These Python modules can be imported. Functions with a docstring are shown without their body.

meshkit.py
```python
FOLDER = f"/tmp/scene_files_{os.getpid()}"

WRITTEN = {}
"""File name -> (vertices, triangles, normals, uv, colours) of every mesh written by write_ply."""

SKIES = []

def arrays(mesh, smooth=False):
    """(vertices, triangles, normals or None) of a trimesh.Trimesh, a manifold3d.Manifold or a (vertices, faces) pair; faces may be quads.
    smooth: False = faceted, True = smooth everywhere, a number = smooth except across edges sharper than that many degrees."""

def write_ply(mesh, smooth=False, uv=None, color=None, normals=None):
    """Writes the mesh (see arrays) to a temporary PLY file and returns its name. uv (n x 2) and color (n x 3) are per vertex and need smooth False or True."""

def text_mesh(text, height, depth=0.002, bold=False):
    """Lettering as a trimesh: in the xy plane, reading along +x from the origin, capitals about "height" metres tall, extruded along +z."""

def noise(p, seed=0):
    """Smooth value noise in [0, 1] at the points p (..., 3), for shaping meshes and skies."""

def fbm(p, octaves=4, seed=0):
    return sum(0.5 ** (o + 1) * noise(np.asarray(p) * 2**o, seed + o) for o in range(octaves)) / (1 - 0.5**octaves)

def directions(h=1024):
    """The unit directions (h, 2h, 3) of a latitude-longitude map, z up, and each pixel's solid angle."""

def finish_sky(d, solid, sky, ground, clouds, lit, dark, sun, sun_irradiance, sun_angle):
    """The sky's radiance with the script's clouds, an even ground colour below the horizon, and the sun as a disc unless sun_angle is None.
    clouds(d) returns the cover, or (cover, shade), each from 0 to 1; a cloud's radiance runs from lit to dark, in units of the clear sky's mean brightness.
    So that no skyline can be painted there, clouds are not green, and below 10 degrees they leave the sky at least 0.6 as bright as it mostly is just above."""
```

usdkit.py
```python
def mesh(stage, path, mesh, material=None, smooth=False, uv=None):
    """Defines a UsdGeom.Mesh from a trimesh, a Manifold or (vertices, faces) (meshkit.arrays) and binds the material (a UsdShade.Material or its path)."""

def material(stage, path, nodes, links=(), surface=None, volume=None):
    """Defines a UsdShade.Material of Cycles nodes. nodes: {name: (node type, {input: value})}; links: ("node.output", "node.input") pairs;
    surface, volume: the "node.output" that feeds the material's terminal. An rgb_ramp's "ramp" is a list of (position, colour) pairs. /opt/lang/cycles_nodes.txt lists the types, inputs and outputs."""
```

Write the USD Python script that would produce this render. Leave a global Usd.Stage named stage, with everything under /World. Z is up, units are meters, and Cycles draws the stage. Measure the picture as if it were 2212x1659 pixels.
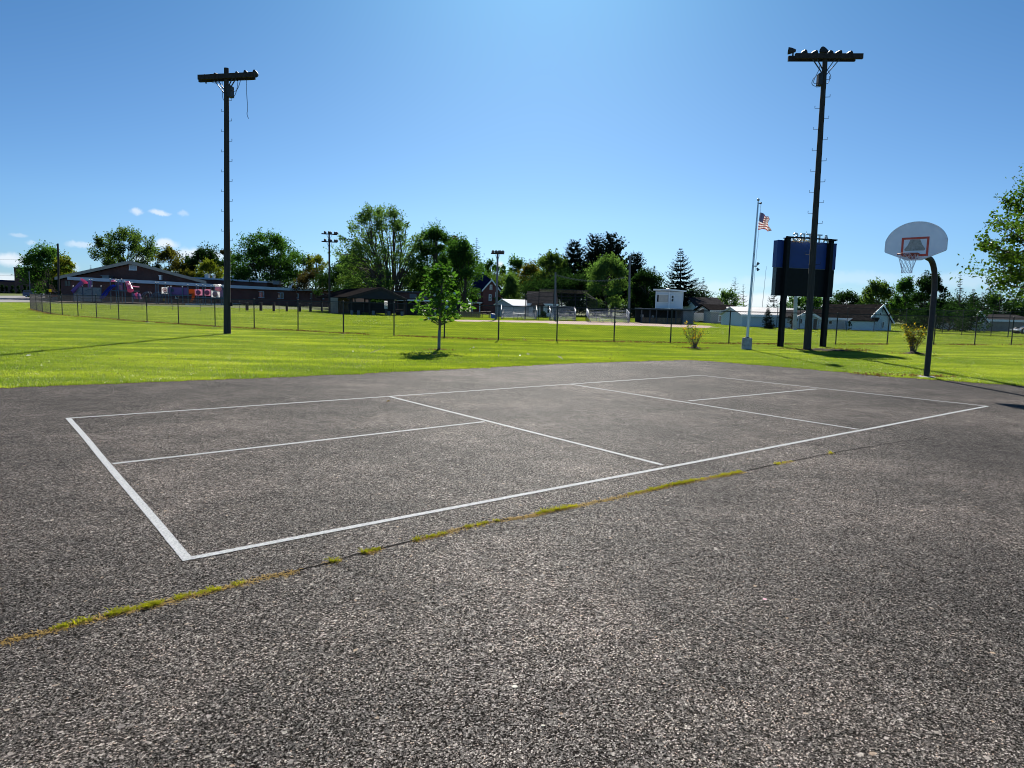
import math, random
import numpy as np
import trimesh, meshkit, usdkit
from shapely.geometry import Polygon, Point, LineString
from shapely import contains_xy
from pxr import Usd, UsdGeom, UsdLux, UsdShade, Sdf, Gf, Vt

rng = np.random.default_rng(7)
PI = math.pi
stage = Usd.Stage.CreateInMemory()
UsdGeom.SetStageUpAxis(stage, UsdGeom.Tokens.z)
UsdGeom.SetStageMetersPerUnit(stage, 1.0)
UsdGeom.Xform.Define(stage, '/World')
UsdGeom.Scope.Define(stage, '/World/Looks')

# ------------------------------------------------------------------ camera, sky, sun
CAM_H, PITCH, ROLL, FPX, PW, PH = 1.63, 0.1143, 0.0240, 1492.0, 2212.0, 1659.0
EXPOSURE = 1.08
SUN_AZ, SUN_EL = math.radians(2.0), math.radians(34.0)
SKY_STRENGTH, SUN_INTENSITY = 0.050, 1.25

cam = UsdGeom.Camera.Define(stage, '/World/camera')
cp, sp, cr, sr = math.cos(PITCH), math.sin(PITCH), math.cos(ROLL), math.sin(ROLL)
fwd, r0, u0 = np.array([0, cp, -sp]), np.array([1., 0, 0]), np.array([0, sp, cp])
right, up = cr * r0 + sr * u0, -sr * r0 + cr * u0
mm = np.eye(4); mm[0, :3], mm[1, :3], mm[2, :3], mm[3, :3] = right, up, -fwd, (0, 0, CAM_H)
cam.AddTransformOp().Set(Gf.Matrix4d(*mm.ravel().tolist()))
cam.CreateHorizontalApertureAttr(36.0)
cam.CreateVerticalApertureAttr(27.0)
cam.CreateFocalLengthAttr(36.0 * FPX / PW)
cam.CreateClippingRangeAttr(Gf.Vec2f(0.05, 20000))
cam.CreateExposureAttr(EXPOSURE)

def ray(px, py):
    u, v = (px - PW / 2) / FPX, (py - PH / 2) / FPX
    u, v = u * cr + v * sr, -u * sr + v * cr
    return np.array([u, cp - v * sp, -sp - v * cp])

# small clouds low over the horizon: directions in the sky, softened and broken up with noise
CLOUDS = []   # (photo x, photo y, width deg, height deg, opacity)
for c in ((297, 456, .42, .24, .7), (345, 459, .72, .22, .75), (395, 463, .35, .25, .35), (172, 528, .9, .24, .55), (357, 526, .9, .42, .9), (428, 552, 2.3, .55, .95),
          (22, 561, 1.1, .5, .9), (40, 508, .5, .16, .35), (66, 524, .4, .15, .4), (15, 604, 1.8, .5, .85), (310, 560, .7, .4, .6), (150, 577, .6, .45, .6), (1081, 571, .30, .32, .95), (1640, 650, 4.0, .55, .9),
          (1800, 658, 2.2, .30, .8), (1845, 668, 1.4, .3, .6), (1560, 622, 3.2, .5, .3), (1850, 600, 4.0, .5, .25), (2070, 605, 4.5, .6, .3), (1650, 610, 2.4, .5, .25)):
    CLOUDS.append(c)
nodes = {'sky': ('sky_texture', {'sky_type': 'single_scattering', 'sun_disc': False, 'sun_elevation': SUN_EL, 'sun_rotation': SUN_AZ, 'air_density': 0.7, 'aerosol_density': 0.55, 'ozone_density': 3.5, 'altitude': 300.0}),
         'tc': ('texture_coordinate', {}),
         'n1': ('noise_texture', {'scale': 60.0, 'detail': 6.0, 'roughness': 0.6}),
         'nsub': ('vector_math', {'math_type': 'subtract', 'vector2': (0.5, 0.5, 0.5)}),
         'nsc': ('vector_math', {'math_type': 'scale', 'scale': 0.013}),
         'dir': ('vector_math', {'math_type': 'add'}),
         'lit': ('mix', {'mix_type': 'mix', 'color2': (9.2, 9.6, 10.2)}),
         'sep': ('separate_xyz', {}), 'tone': ('rgb_ramp', {'ramp': [(0.0, (.50, .70, .87)), (.12, (.58, .83, .97)), (.25, (.50, .80, .97)), (.40, (.38, .755, .955)), (1.0, (.32, .72, .95))]}),
         'toned': ('mix', {'mix_type': 'multiply', 'fac': 1.0}),
         'bg': ('background_shader', {'strength': SKY_STRENGTH})}
links = [('tc.generated', 'sep.vector'), ('sep.z', 'tone.fac'), ('sky.color', 'toned.color1'), ('tone.color', 'toned.color2'), ('tc.generated', 'n1.vector'), ('n1.color', 'nsub.vector1'), ('nsub.vector', 'nsc.vector1'), ('tc.generated', 'dir.vector1'), ('nsc.vector', 'dir.vector2')]
prev = None
for i, (cx, cy, wd, hd, op) in enumerate(CLOUDS):
    d = ray(cx, cy); d = d / np.linalg.norm(d)
    az = math.atan2(d[0], d[1])
    # distance in degrees, squashed vertically: rotate so the cloud's direction is the y axis, then scale
    nodes[f's{i}'] = ('vector_math', {'math_type': 'subtract', 'vector2': tuple(d)})
    nodes[f'm{i}'] = ('mapping', {'mapping_type': 'point', 'rotation': (0, 0, az), 'scale': (1, 1, 1)})
    nodes[f'q{i}'] = ('vector_math', {'math_type': 'multiply', 'vector2': (57.3 / wd, 20.0, 57.3 / hd)})
    nodes[f'l{i}'] = ('vector_math', {'math_type': 'length'})
    nodes[f'r{i}'] = ('map_range', {'range_type': 'smoothstep', 'from_min': 1.25, 'from_max': 0.35, 'to_min': 0.0, 'to_max': op * .8, 'clamp': True})
    links += [('dir.vector', f's{i}.vector1'), (f's{i}.vector', f'm{i}.vector'), (f'm{i}.vector', f'q{i}.vector1'), (f'q{i}.vector', f'l{i}.vector1'), (f'l{i}.value', f'r{i}.value')]
    if prev:
        nodes[f'x{i}'] = ('math', {'math_type': 'maximum'})
        links += [(prev, f'x{i}.value1'), (f'r{i}.result', f'x{i}.value2')]
        prev = f'x{i}.value'
    else:
        prev = f'r{i}.result'
links += [(prev, 'lit.fac'), ('toned.color', 'lit.color1'), ('lit.color', 'bg.color')]
sky_mat = usdkit.material(stage, '/World/Looks/sky_look', nodes, links, surface='bg.background')
dome = UsdLux.DomeLight.Define(stage, '/World/sky')
UsdShade.MaterialBindingAPI.Apply(dome.GetPrim()).Bind(sky_mat)
dome.GetPrim().SetCustomDataByKey('kind', 'structure')
sun = UsdLux.DistantLight.Define(stage, '/World/sun')
sun.CreateNormalizeAttr(True); sun.CreateIntensityAttr(SUN_INTENSITY); sun.CreateAngleAttr(0.53); sun.CreateColorAttr(Gf.Vec3f(1.0, 0.95, 0.87))
sd = np.array([math.sin(SUN_AZ) * math.cos(SUN_EL), math.cos(SUN_AZ) * math.cos(SUN_EL), math.sin(SUN_EL)])   # towards the sun
zx = np.cross([0, 0, 1.], sd); zx /= np.linalg.norm(zx); zy = np.cross(sd, zx)
ms = np.eye(4); ms[0, :3], ms[1, :3], ms[2, :3] = zx, zy, sd
sun.AddTransformOp().Set(Gf.Matrix4d(*ms.ravel().tolist()))

# ------------------------------------------------------------------ helpers
def sstep(t):
    t = np.clip(t, 0, 1); return t * t * (3 - 2 * t)
def terrain(x, y):
    "The ground is level except for a gentle rise far off to the left, behind the school."
    x, y = np.asarray(x, float), np.asarray(y, float)
    return 1.5 * sstep((y - 125) / 110) * sstep((-x / np.maximum(y, 1) - 0.22) / 0.2)
def G(px, py):
    "The ground point seen at a photo pixel (2212 x 1659)."
    r = ray(px, py); o = np.array([0, 0, CAM_H]); t = 5.0
    if r[2] < -1e-6: t = -CAM_H / r[2]
    lo, hi = 1.0, min(t, 5000) if r[2] < 0 else 5000
    p = o + r * hi
    if p[2] - terrain(p[0], p[1]) >= 0: return np.array([p[0], p[1], float(terrain(p[0], p[1]))])
    for _ in range(50):
        m = (lo + hi) / 2; p = o + r * m
        if p[2] > terrain(p[0], p[1]): lo = m
        else: hi = m
    return np.array([p[0], p[1], float(terrain(p[0], p[1]))])
def P(px, py, Y):
    "The point on the pixel's ray at depth Y."
    r = ray(px, py); return np.array([0, 0, CAM_H]) + r * (Y / r[1])

LOC, USED = {}, {}
def newpath(parent, name):
    base = f'{parent}/{name}'
    n = USED.get(base, -1) + 1; USED[base] = n
    return base if n == 0 else f'{base}_{n:03d}'
def tag(prim, label=None, cat=None, group=None, kind=None):
    for k, v in (('label', label), ('category', cat), ('group', group), ('kind', kind)):
        if v: prim.SetCustomDataByKey(k, v)
    return prim
def thing(name, label, cat, loc, group=None, kind=None):
    path = newpath('/World', name)
    x = UsdGeom.Xform.Define(stage, path); x.AddTranslateOp().Set(Gf.Vec3d(*map(float, loc)))
    LOC[path] = np.array(loc, float)
    return tag(x.GetPrim(), label, cat, group, kind)
def obj(name, mesh, mat, parent=None, smooth=False, label=None, kind=None):
    "One Mesh prim; vertices are given in world coordinates and moved to the thing's base."
    ppath = str(parent.GetPath()) if parent is not None else '/World'
    top = '/'.join(ppath.split('/')[:3])
    off = LOC.get(top, np.zeros(3))
    if isinstance(mesh, MB): mesh = mesh.get()
    if isinstance(mesh, trimesh.Trimesh): mesh = (mesh.vertices, mesh.faces)
    v = np.asarray(mesh[0], float) - off
    m = usdkit.mesh(stage, newpath(ppath, name), (v, np.asarray(mesh[1], int)), MAT[mat] if isinstance(mat, str) else mat, smooth=smooth)
    return tag(m.GetPrim(), label, None, None, kind)
def one(name, mesh, mat, label, cat, group=None, kind=None, smooth=False):
    "A thing that is one mesh."
    return tag(obj(name, mesh, mat, None, smooth), label, cat, group, kind)
def copy_of(src, name, loc, rz, label, cat, group=None):
    path = newpath('/World', name)
    x = UsdGeom.Xform.Define(stage, path); x.AddTranslateOp().Set(Gf.Vec3d(*map(float, loc))); x.AddRotateZOp().Set(math.degrees(rz))
    p = x.GetPrim(); p.GetReferences().AddInternalReference(src.GetPath()); p.SetInstanceable(True)
    return tag(p, label, cat, group)

class MB:
    def __init__(s): s.v, s.f, s.n = [], [], 0
    def add(s, v, f):
        v, f = np.asarray(v, float), np.asarray(f, int)
        if f.shape[1] == 4: f = np.vstack([f[:, [0, 1, 2]], f[:, [0, 2, 3]]])
        s.v.append(v); s.f.append(f + s.n); s.n += len(v); return s
    def get(s): return np.vstack(s.v), np.vstack(s.f)
    def box(s, c, d, rz=0.0):
        x, y, z = np.array(d) / 2
        v = np.array([[-x, -y, -z], [x, -y, -z], [x, y, -z], [-x, y, -z], [-x, -y, z], [x, -y, z], [x, y, z], [-x, y, z]])
        if rz:
            c_, s_ = math.cos(rz), math.sin(rz); v[:, :2] = v[:, :2] @ np.array([[c_, s_], [-s_, c_]])
        return s.add(v + np.array(c), [[0, 3, 2, 1], [4, 5, 6, 7], [0, 1, 5, 4], [1, 2, 6, 5], [2, 3, 7, 6], [3, 0, 4, 7]])
    def span(s, a, b):
        a, b = np.minimum(a, b), np.maximum(a, b); return s.box((a + b) / 2, b - a)
    def beam(s, p, q, w, h=None, upv=(0, 0, 1)):
        p, q = np.array(p, float), np.array(q, float); h = h or w
        d = q - p; d /= np.linalg.norm(d); a = np.cross(d, upv)
        if np.linalg.norm(a) < 1e-6: a = np.cross(d, (0, 1, 0))
        a /= np.linalg.norm(a); b = np.cross(a, d)
        cs = [(-w / 2, -h / 2), (w / 2, -h / 2), (w / 2, h / 2), (-w / 2, h / 2)]
        v = [p + a * x + b * y for x, y in cs] + [q + a * x + b * y for x, y in cs]
        return s.add(v, [[0, 3, 2, 1], [4, 5, 6, 7], [0, 1, 5, 4], [1, 2, 6, 5], [2, 3, 7, 6], [3, 0, 4, 7]])
    def tube(s, path, r, n=8, caps=True):
        path = np.array(path, float); k = len(path); r = np.broadcast_to(r, k)
        t = np.gradient(path, axis=0); t /= np.linalg.norm(t, axis=1, keepdims=True) + 1e-12
        a = np.cross(t[0], (0, 0, 1.)); a = np.cross(t[0], (0, 1., 0)) if np.linalg.norm(a) < .1 else a
        v = []
        ang = np.arange(n) * 2 * PI / n
        for i in range(k):
            a = a - t[i] * (a @ t[i]); a /= np.linalg.norm(a) + 1e-12; b = np.cross(t[i], a)
            v.append(path[i] + r[i] * (np.cos(ang)[:, None] * a + np.sin(ang)[:, None] * b))
        v = np.vstack(v); f = []
        for i in range(k - 1):
            for j in range(n): f.append([i * n + j, i * n + (j + 1) % n, (i + 1) * n + (j + 1) % n, (i + 1) * n + j])
        s.add(v, f)
        if caps and n > 2:
            for off, o in ((0, -1), ((k - 1) * n, 1)):
                fan = [[0, j, j + 1] if o > 0 else [0, j + 1, j] for j in range(1, n - 1)]
                s.add(v[off:off + n], fan)
        return s
    def prism(s, poly, axis, depth):
        "poly: 3-D points of a planar outline (convex or not), pushed by the vector axis*depth."
        poly = np.array(poly, float); n = len(poly); d = np.array(axis, float) * depth
        ax = np.abs(np.array(axis)); drop = int(np.argmax(ax)); k = [i for i in range(3) if i != drop]
        try:
            tv, tf = trimesh.creation.triangulate_polygon(Polygon(poly[:, k]), engine='earcut')
            idx = [int(np.argmin(np.linalg.norm(poly[:, k] - p, axis=1))) for p in tv]
            tf = [[idx[i] for i in t] for t in tf]
        except Exception:
            tf = [[0, j, j + 1] for j in range(1, n - 1)]
        v = np.vstack([poly, poly + d]); f = [list(t) for t in tf] + [[i + n for i in t[::-1]] for t in tf]
        s.add(v, f)
        s.add(v, [[i, (i + 1) % n, (i + 1) % n + n, i + n] for i in range(n)])
        return s
    def lathe(s, prof, c, n=20):
        prof = np.array(prof, float); k = len(prof); ang = np.arange(n) * 2 * PI / n
        v = np.vstack([np.stack([r * np.cos(ang), r * np.sin(ang), np.full(n, z)], 1) for r, z in prof]) + np.array(c)
        f = [[i * n + j, i * n + (j + 1) % n, (i + 1) * n + (j + 1) % n, (i + 1) * n + j] for i in range(k - 1) for j in range(n)]
        return s.add(v, f)
    def ball(s, c, r, sub=2):
        m = trimesh.creation.icosphere(sub, r); return s.add(m.vertices + np.array(c), m.faces)
    def quad(s, a, b, c, d): return s.add([a, b, c, d], [[0, 1, 2], [0, 2, 3]])

# ------------------------------------------------------------------ materials
MAT = {}
def plastic(name, col):
    "Thin moulded plastic that lets some daylight through."
    return M(name, {'p': ('principled_bsdf', {'base_color': col, 'roughness': .4}), 't': ('translucent_bsdf', {'color': tuple(min(1, c * 1.25) for c in col)}), 'm': ('mix_closure', {'fac': .45})}, [('p.BSDF', 'm.closure1'), ('t.BSDF', 'm.closure2')], 'm.closure')
def M(name, nodes, links=(), surface=None):
    MAT[name] = usdkit.material(stage, f'/World/Looks/{name}', nodes, links, surface); return MAT[name]
def plain(name, col, rough=0.6, metal=0.0, var=0.0, scale=8.0, bump=0.0, spec=0.5, stretch=(1, 1, 1), detail=4.0):
    n = {'p': ('principled_bsdf', {'base_color': col, 'roughness': rough, 'metallic': metal, 'specular_ior_level': spec})}; l = []
    if var or bump:
        n['g'] = ('geometry', {}); n['map'] = ('mapping', {'scale': stretch}); n['n'] = ('noise_texture', {'scale': scale, 'detail': detail, 'roughness': 0.6})
        l += [('g.position', 'map.vector'), ('map.vector', 'n.vector')]
    if var:
        lo, hi = [max(c * (1 - var), 0) for c in col], [min(c * (1 + var), 1) for c in col]
        n['r'] = ('rgb_ramp', {'ramp': [(0.3, lo), (0.7, hi)]}); l += [('n.fac', 'r.fac'), ('r.color', 'p.base_color')]
    if bump:
        n['b'] = ('bump', {'strength': 0.6, 'distance': bump}); l += [('n.fac', 'b.height'), ('b.normal', 'p.normal')]
    return M(name, n, l, 'p.BSDF')
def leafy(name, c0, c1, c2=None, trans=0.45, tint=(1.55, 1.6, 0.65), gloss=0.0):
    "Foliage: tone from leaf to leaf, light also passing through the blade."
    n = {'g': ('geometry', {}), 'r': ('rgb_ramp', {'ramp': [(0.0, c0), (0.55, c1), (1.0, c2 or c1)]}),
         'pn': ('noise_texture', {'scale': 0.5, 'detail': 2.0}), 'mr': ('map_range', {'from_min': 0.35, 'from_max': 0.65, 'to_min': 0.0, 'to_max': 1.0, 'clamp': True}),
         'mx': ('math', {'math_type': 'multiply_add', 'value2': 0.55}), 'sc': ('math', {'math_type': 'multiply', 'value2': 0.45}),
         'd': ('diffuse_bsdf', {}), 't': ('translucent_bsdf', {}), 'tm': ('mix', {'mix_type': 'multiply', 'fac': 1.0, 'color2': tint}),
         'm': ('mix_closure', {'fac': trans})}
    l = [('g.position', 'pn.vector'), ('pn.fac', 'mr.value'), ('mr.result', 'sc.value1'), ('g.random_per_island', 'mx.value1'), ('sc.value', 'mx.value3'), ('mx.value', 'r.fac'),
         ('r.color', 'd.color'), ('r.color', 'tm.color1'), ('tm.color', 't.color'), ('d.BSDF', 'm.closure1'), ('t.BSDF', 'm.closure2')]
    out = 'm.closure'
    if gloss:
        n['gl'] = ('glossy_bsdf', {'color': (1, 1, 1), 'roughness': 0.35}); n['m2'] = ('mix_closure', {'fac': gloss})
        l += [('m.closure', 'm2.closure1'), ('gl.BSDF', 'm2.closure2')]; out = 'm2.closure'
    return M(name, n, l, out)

# asphalt: stones of mixed tone set in a dark binder, worn patches, fine relief
def asphalt(name, paint=False):
    n = {'g': ('geometry', {}),
         'v': ('voronoi_texture', {'scale': 138.0, 'feature': 'f1'}), 'e': ('voronoi_texture', {'scale': 138.0, 'feature': 'distance_to_edge'}),
         'v3': ('voronoi_texture', {'scale': 260.0, 'feature': 'f1'}),
         'v2': ('voronoi_texture', {'scale': 40.0, 'feature': 'f1'}), 'e2': ('voronoi_texture', {'scale': 40.0, 'feature': 'distance_to_edge'}),
         'sc': ('separate_color', {}), 'sc2': ('separate_color', {}), 'sc3': ('separate_color', {}),
         'stone': ('rgb_ramp', {'ramp': [(0.0, (.045, .041, .038)), (0.3, (.10, .092, .086)), (0.52, (.24, .222, .208)), (0.74, (.44, .415, .392)), (0.92, (.70, .67, .635)), (1.0, (.60, .46, .36))]}),
         'grit': ('rgb_ramp', {'ramp': [(0.0, (.010, .0094, .0092)), (0.55, (.026, .0242, .0236)), (0.75, (.062, .058, .055)), (0.9, (.18, .166, .155)), (1.0, (.42, .39, .36))]}),
         'is': ('map_range', {'from_min': 0.44, 'from_max': 0.52, 'to_min': 0.0, 'to_max': 1.0, 'clamp': True}),
         'gap': ('map_range', {'from_min': 0.05, 'from_max': 0.17, 'to_min': 0.0, 'to_max': 1.0, 'clamp': True}),
         'ism': ('math', {'math_type': 'multiply'}), 'mixg': ('mix', {'mix_type': 'mix'}),
         'big': ('map_range', {'from_min': 0.962, 'from_max': 0.968, 'to_min': 0.0, 'to_max': 1.0, 'clamp': True}),
         'bige': ('map_range', {'from_min': 0.14, 'from_max': 0.24, 'to_min': 0.0, 'to_max': 1.0, 'clamp': True}),
         'bigm': ('math', {'math_type': 'multiply'}),
         'bigc': ('rgb_ramp', {'ramp': [(0.0, (.26, .25, .25)), (0.5, (.46, .43, .40)), (0.8, (.60, .58, .54)), (1.0, (.50, .38, .27))]}),
         'mixb': ('mix', {'mix_type': 'mix'}),
         'w': ('noise_texture', {'scale': 0.42, 'detail': 6.0, 'roughness': 0.66}), 'w2': ('noise_texture', {'scale': 4.0, 'detail': 5.0, 'roughness': 0.65}),
         'w3': ('noise_texture', {'scale': 34.0, 'detail': 4.0, 'roughness': 0.7}), 'wr3': ('rgb_ramp', {'ramp': [(0.36, (.62, .618, .615)), (0.5, (1.0, 1.0, 1.0)), (0.64, (1.5, 1.49, 1.475))]}), 'm3': ('mix', {'mix_type': 'multiply', 'fac': 1.0}),
         'wr': ('rgb_ramp', {'ramp': [(0.34, (.36, .353, .352)), (0.5, (.57, .552, .542)), (0.64, (.90, .85, .825))]}),
         'wr2': ('rgb_ramp', {'ramp': [(0.32, (.76, .76, .77)), (0.68, (1.24, 1.22, 1.20))]}),
         'm1': ('mix', {'mix_type': 'multiply', 'fac': 1.0}), 'm2': ('mix', {'mix_type': 'multiply', 'fac': 1.0}),
         'h': ('math', {'math_type': 'multiply'}), 'ha': ('math', {'math_type': 'multiply_add', 'value2': 0.25}),
         'b': ('bump', {'strength': 1.0, 'distance': 0.008}),
         'spec': ('map_range', {'from_min': 0.0, 'from_max': 1.0, 'to_min': 0.0, 'to_max': 0.30, 'clamp': True}),
         'p': ('principled_bsdf', {'roughness': 0.66})}
    l = [('g.position', k + '.vector') for k in ('v', 'e', 'v2', 'e2', 'v3', 'w', 'w2')]
    l += [('v.color', 'sc.color'), ('v2.color', 'sc2.color'), ('v3.color', 'sc3.color'), ('sc.g', 'stone.fac'), ('sc3.r', 'grit.fac'), ('sc.r', 'is.value'), ('e.distance', 'gap.value'), ('is.result', 'ism.value1'), ('gap.result', 'ism.value2'),
          ('ism.value', 'mixg.fac'), ('grit.color', 'mixg.color1'), ('stone.color', 'mixg.color2'),
          ('sc2.r', 'big.value'), ('e2.distance', 'bige.value'), ('big.result', 'bigm.value1'), ('bige.result', 'bigm.value2'), ('sc2.g', 'bigc.fac'),
          ('bigm.value', 'mixb.fac'), ('mixg.color', 'mixb.color1'), ('bigc.color', 'mixb.color2'),
          ('w.fac', 'wr.fac'), ('w2.fac', 'wr2.fac'), ('mixb.color', 'm1.color1'), ('wr.color', 'm1.color2'), ('m1.color', 'm2.color1'), ('wr2.color', 'm2.color2'), ('g.position', 'w3.vector'), ('w3.fac', 'wr3.fac'), ('m2.color', 'm3.color1'), ('wr3.color', 'm3.color2'),
          ('ism.value', 'h.value1'), ('sc.b', 'h.value2'), ('ism.value', 'ha.value1'), ('h.value', 'ha.value3'), ('ha.value', 'b.height'), ('b.normal', 'p.normal'), ('ism.value', 'spec.value'), ('spec.result', 'p.specular_ior_level')]
    if paint:
        n['wn'] = ('noise_texture', {'scale': 40.0, 'detail': 5.0, 'roughness': 0.7})
        n['worn'] = ('map_range', {'from_min': 0.28, 'from_max': 0.40, 'to_min': 0.0, 'to_max': 1.0, 'clamp': True})
        n['white'] = ('rgb_ramp', {'ramp': [(0.0, (.26, .272, .28)), (0.5, (.35, .365, .375)), (1.0, (.42, .435, .445))]})
        n['dim'] = ('mix', {'mix_type': 'mix', 'fac': 1.0, 'color1': (.20, .20, .20)})
        n['b'] = ('bump', {'strength': 0.5, 'distance': 0.004})
        l += [('g.position', 'wn.vector'), ('wn.fac', 'worn.value'), ('sc.r', 'white.fac'), ('worn.result', 'dim.fac'), ('white.color', 'dim.color2'), ('dim.color', 'p.base_color')]
    else:
        l += [('m3.color', 'p.base_color')]
    return M(name, n, l, 'p.BSDF')
asphalt('asphalt_look'); asphalt('court_paint_look', True)

M('turf_soil_look', {'g': ('geometry', {}), 'map': ('mapping', {'scale': (0.35, 1.4, 1)}), 'n': ('noise_texture', {'scale': 0.7, 'detail': 6.0, 'roughness': 0.65}), 'n2': ('noise_texture', {'scale': 14.0, 'detail': 4.0}),
      'r': ('rgb_ramp', {'ramp': [(0.3, (.05, .075, .010)), (0.5, (.08, .105, .014)), (0.7, (.12, .14, .025))]}), 'r2': ('rgb_ramp', {'ramp': [(0.3, (.6, .6, .6)), (0.7, (1.3, 1.3, 1.2))]}),
      'm': ('mix', {'mix_type': 'multiply', 'fac': 1.0}), 'b': ('bump', {'strength': 0.7, 'distance': 0.05}), 'p': ('principled_bsdf', {'roughness': 0.9, 'specular_ior_level': 0.1})},
  [('g.position', 'map.vector'), ('map.vector', 'n.vector'), ('g.position', 'n2.vector'), ('n.fac', 'r.fac'), ('n2.fac', 'r2.fac'), ('r.color', 'm.color1'), ('r2.color', 'm.color2'), ('m.color', 'p.base_color'), ('n2.fac', 'b.height'), ('b.normal', 'p.normal')], 'p.BSDF')
def grass_look(name, k, trans):
    M(name, {'g': ('geometry', {}), 'map': ('mapping', {'scale': (0.30, 1.3, 1)}), 'n': ('noise_texture', {'scale': 0.55, 'detail': 8.0, 'roughness': 0.74}),
             'mx': ('math', {'math_type': 'multiply_add', 'value2': 0.36, 'value3': -0.18}), 'ad': ('math', {'math_type': 'add'}),
             'r': ('rgb_ramp', {'ramp': [(0.28, tuple(k * c for c in (.050, .086, .011))), (0.46, tuple(k * c for c in (.116, .158, .020))), (0.60, tuple(k * c for c in (.185, .215, .045))), (0.76, tuple(k * c for c in (.29, .29, .11)))]}),
             'tm': ('mix', {'mix_type': 'multiply', 'fac': 1.0, 'color2': (2.0, 1.7, 0.7)}),
             'd': ('diffuse_bsdf', {}), 't': ('translucent_bsdf', {}), 'gl': ('glossy_bsdf', {'roughness': 0.35, 'color': (1, 1, 1)}), 'm': ('mix_closure', {'fac': trans}), 'm2': ('mix_closure', {'fac': 0.035})},
      [('g.position', 'map.vector'), ('map.vector', 'n.vector'), ('g.random_per_island', 'mx.value1'), ('mx.value', 'ad.value1'), ('n.fac', 'ad.value2'), ('ad.value', 'r.fac'), ('r.color', 'd.color'),
       ('r.color', 'tm.color1'), ('tm.color', 't.color'), ('d.BSDF', 'm.closure1'), ('t.BSDF', 'm.closure2'), ('m.closure', 'm2.closure1'), ('gl.BSDF', 'm2.closure2')], 'm2.closure')
grass_look('grass_blade_look', 2.5, 0.40)
plain('gravel_look', (.23, .20, .18), .9, var=.35, scale=3.0, bump=.02, spec=.2)
plain('infield_dirt_look', (.25, .165, .12), .9, var=.2, scale=1.2, bump=.02, spec=.2)
plain('mulch_look', (.16, .125, .10), .9, var=.6, scale=5.0, bump=.05, spec=.1)
plain('soil_and_shade_look', (.055, .040, .026), .95, var=.5, scale=12.0, bump=.02, spec=.1)  # colour of the soil heaps and of the painted shade along the lawn edge
plain('crack_look', (.010, .009, .008), .95, var=.5, scale=60.0, spec=.05)
plain('road_look', (.17, .165, .165), .8, var=.2, scale=1.0, spec=.3)
plain('wood_pole_look', (.042, .036, .032), .85, var=.45, scale=14.0, stretch=(3, 3, .12), bump=.01, spec=.15)
plain('wood_dark_look', (.038, .030, .026), .85, var=.4, scale=10.0, spec=.12)
plain('bare_wood_look', (.20, .125, .07), .7, var=.3, scale=6.0, spec=.3)
plain('galvanised_look', (.032, .034, .036), .8, 0.0, var=.18, scale=9.0, spec=.1)
plain('dull_steel_look', (.07, .072, .075), .6, .2, var=.2, scale=9.0)
plain('aluminium_look', (.30, .31, .32), .5, .3, var=.08, scale=6.0)
plain('flagpole_look', (.50, .53, .55), .33, .6, var=.1, scale=4.0)
plain('black_paint_look', (.008, .008, .009), .6, var=.3, scale=9.0, spec=.2)
plain('dark_metal_look', (.028, .029, .031), .6, var=.3, scale=6.0, spec=.25)
plain('hoop_post_look', (.020, .018, .017), .55, var=.35, scale=14.0, spec=.3)
plain('blue_panel_look', (.012, .038, .17), .5, var=.1, scale=2.0)
plain('letter_look', (.55, .58, .60), .4, var=.1, scale=9.0)
plain('rim_look', (.33, .055, .030), .42, var=.35, scale=30.0)
plain('net_look', (.62, .63, .66), .8)
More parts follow.
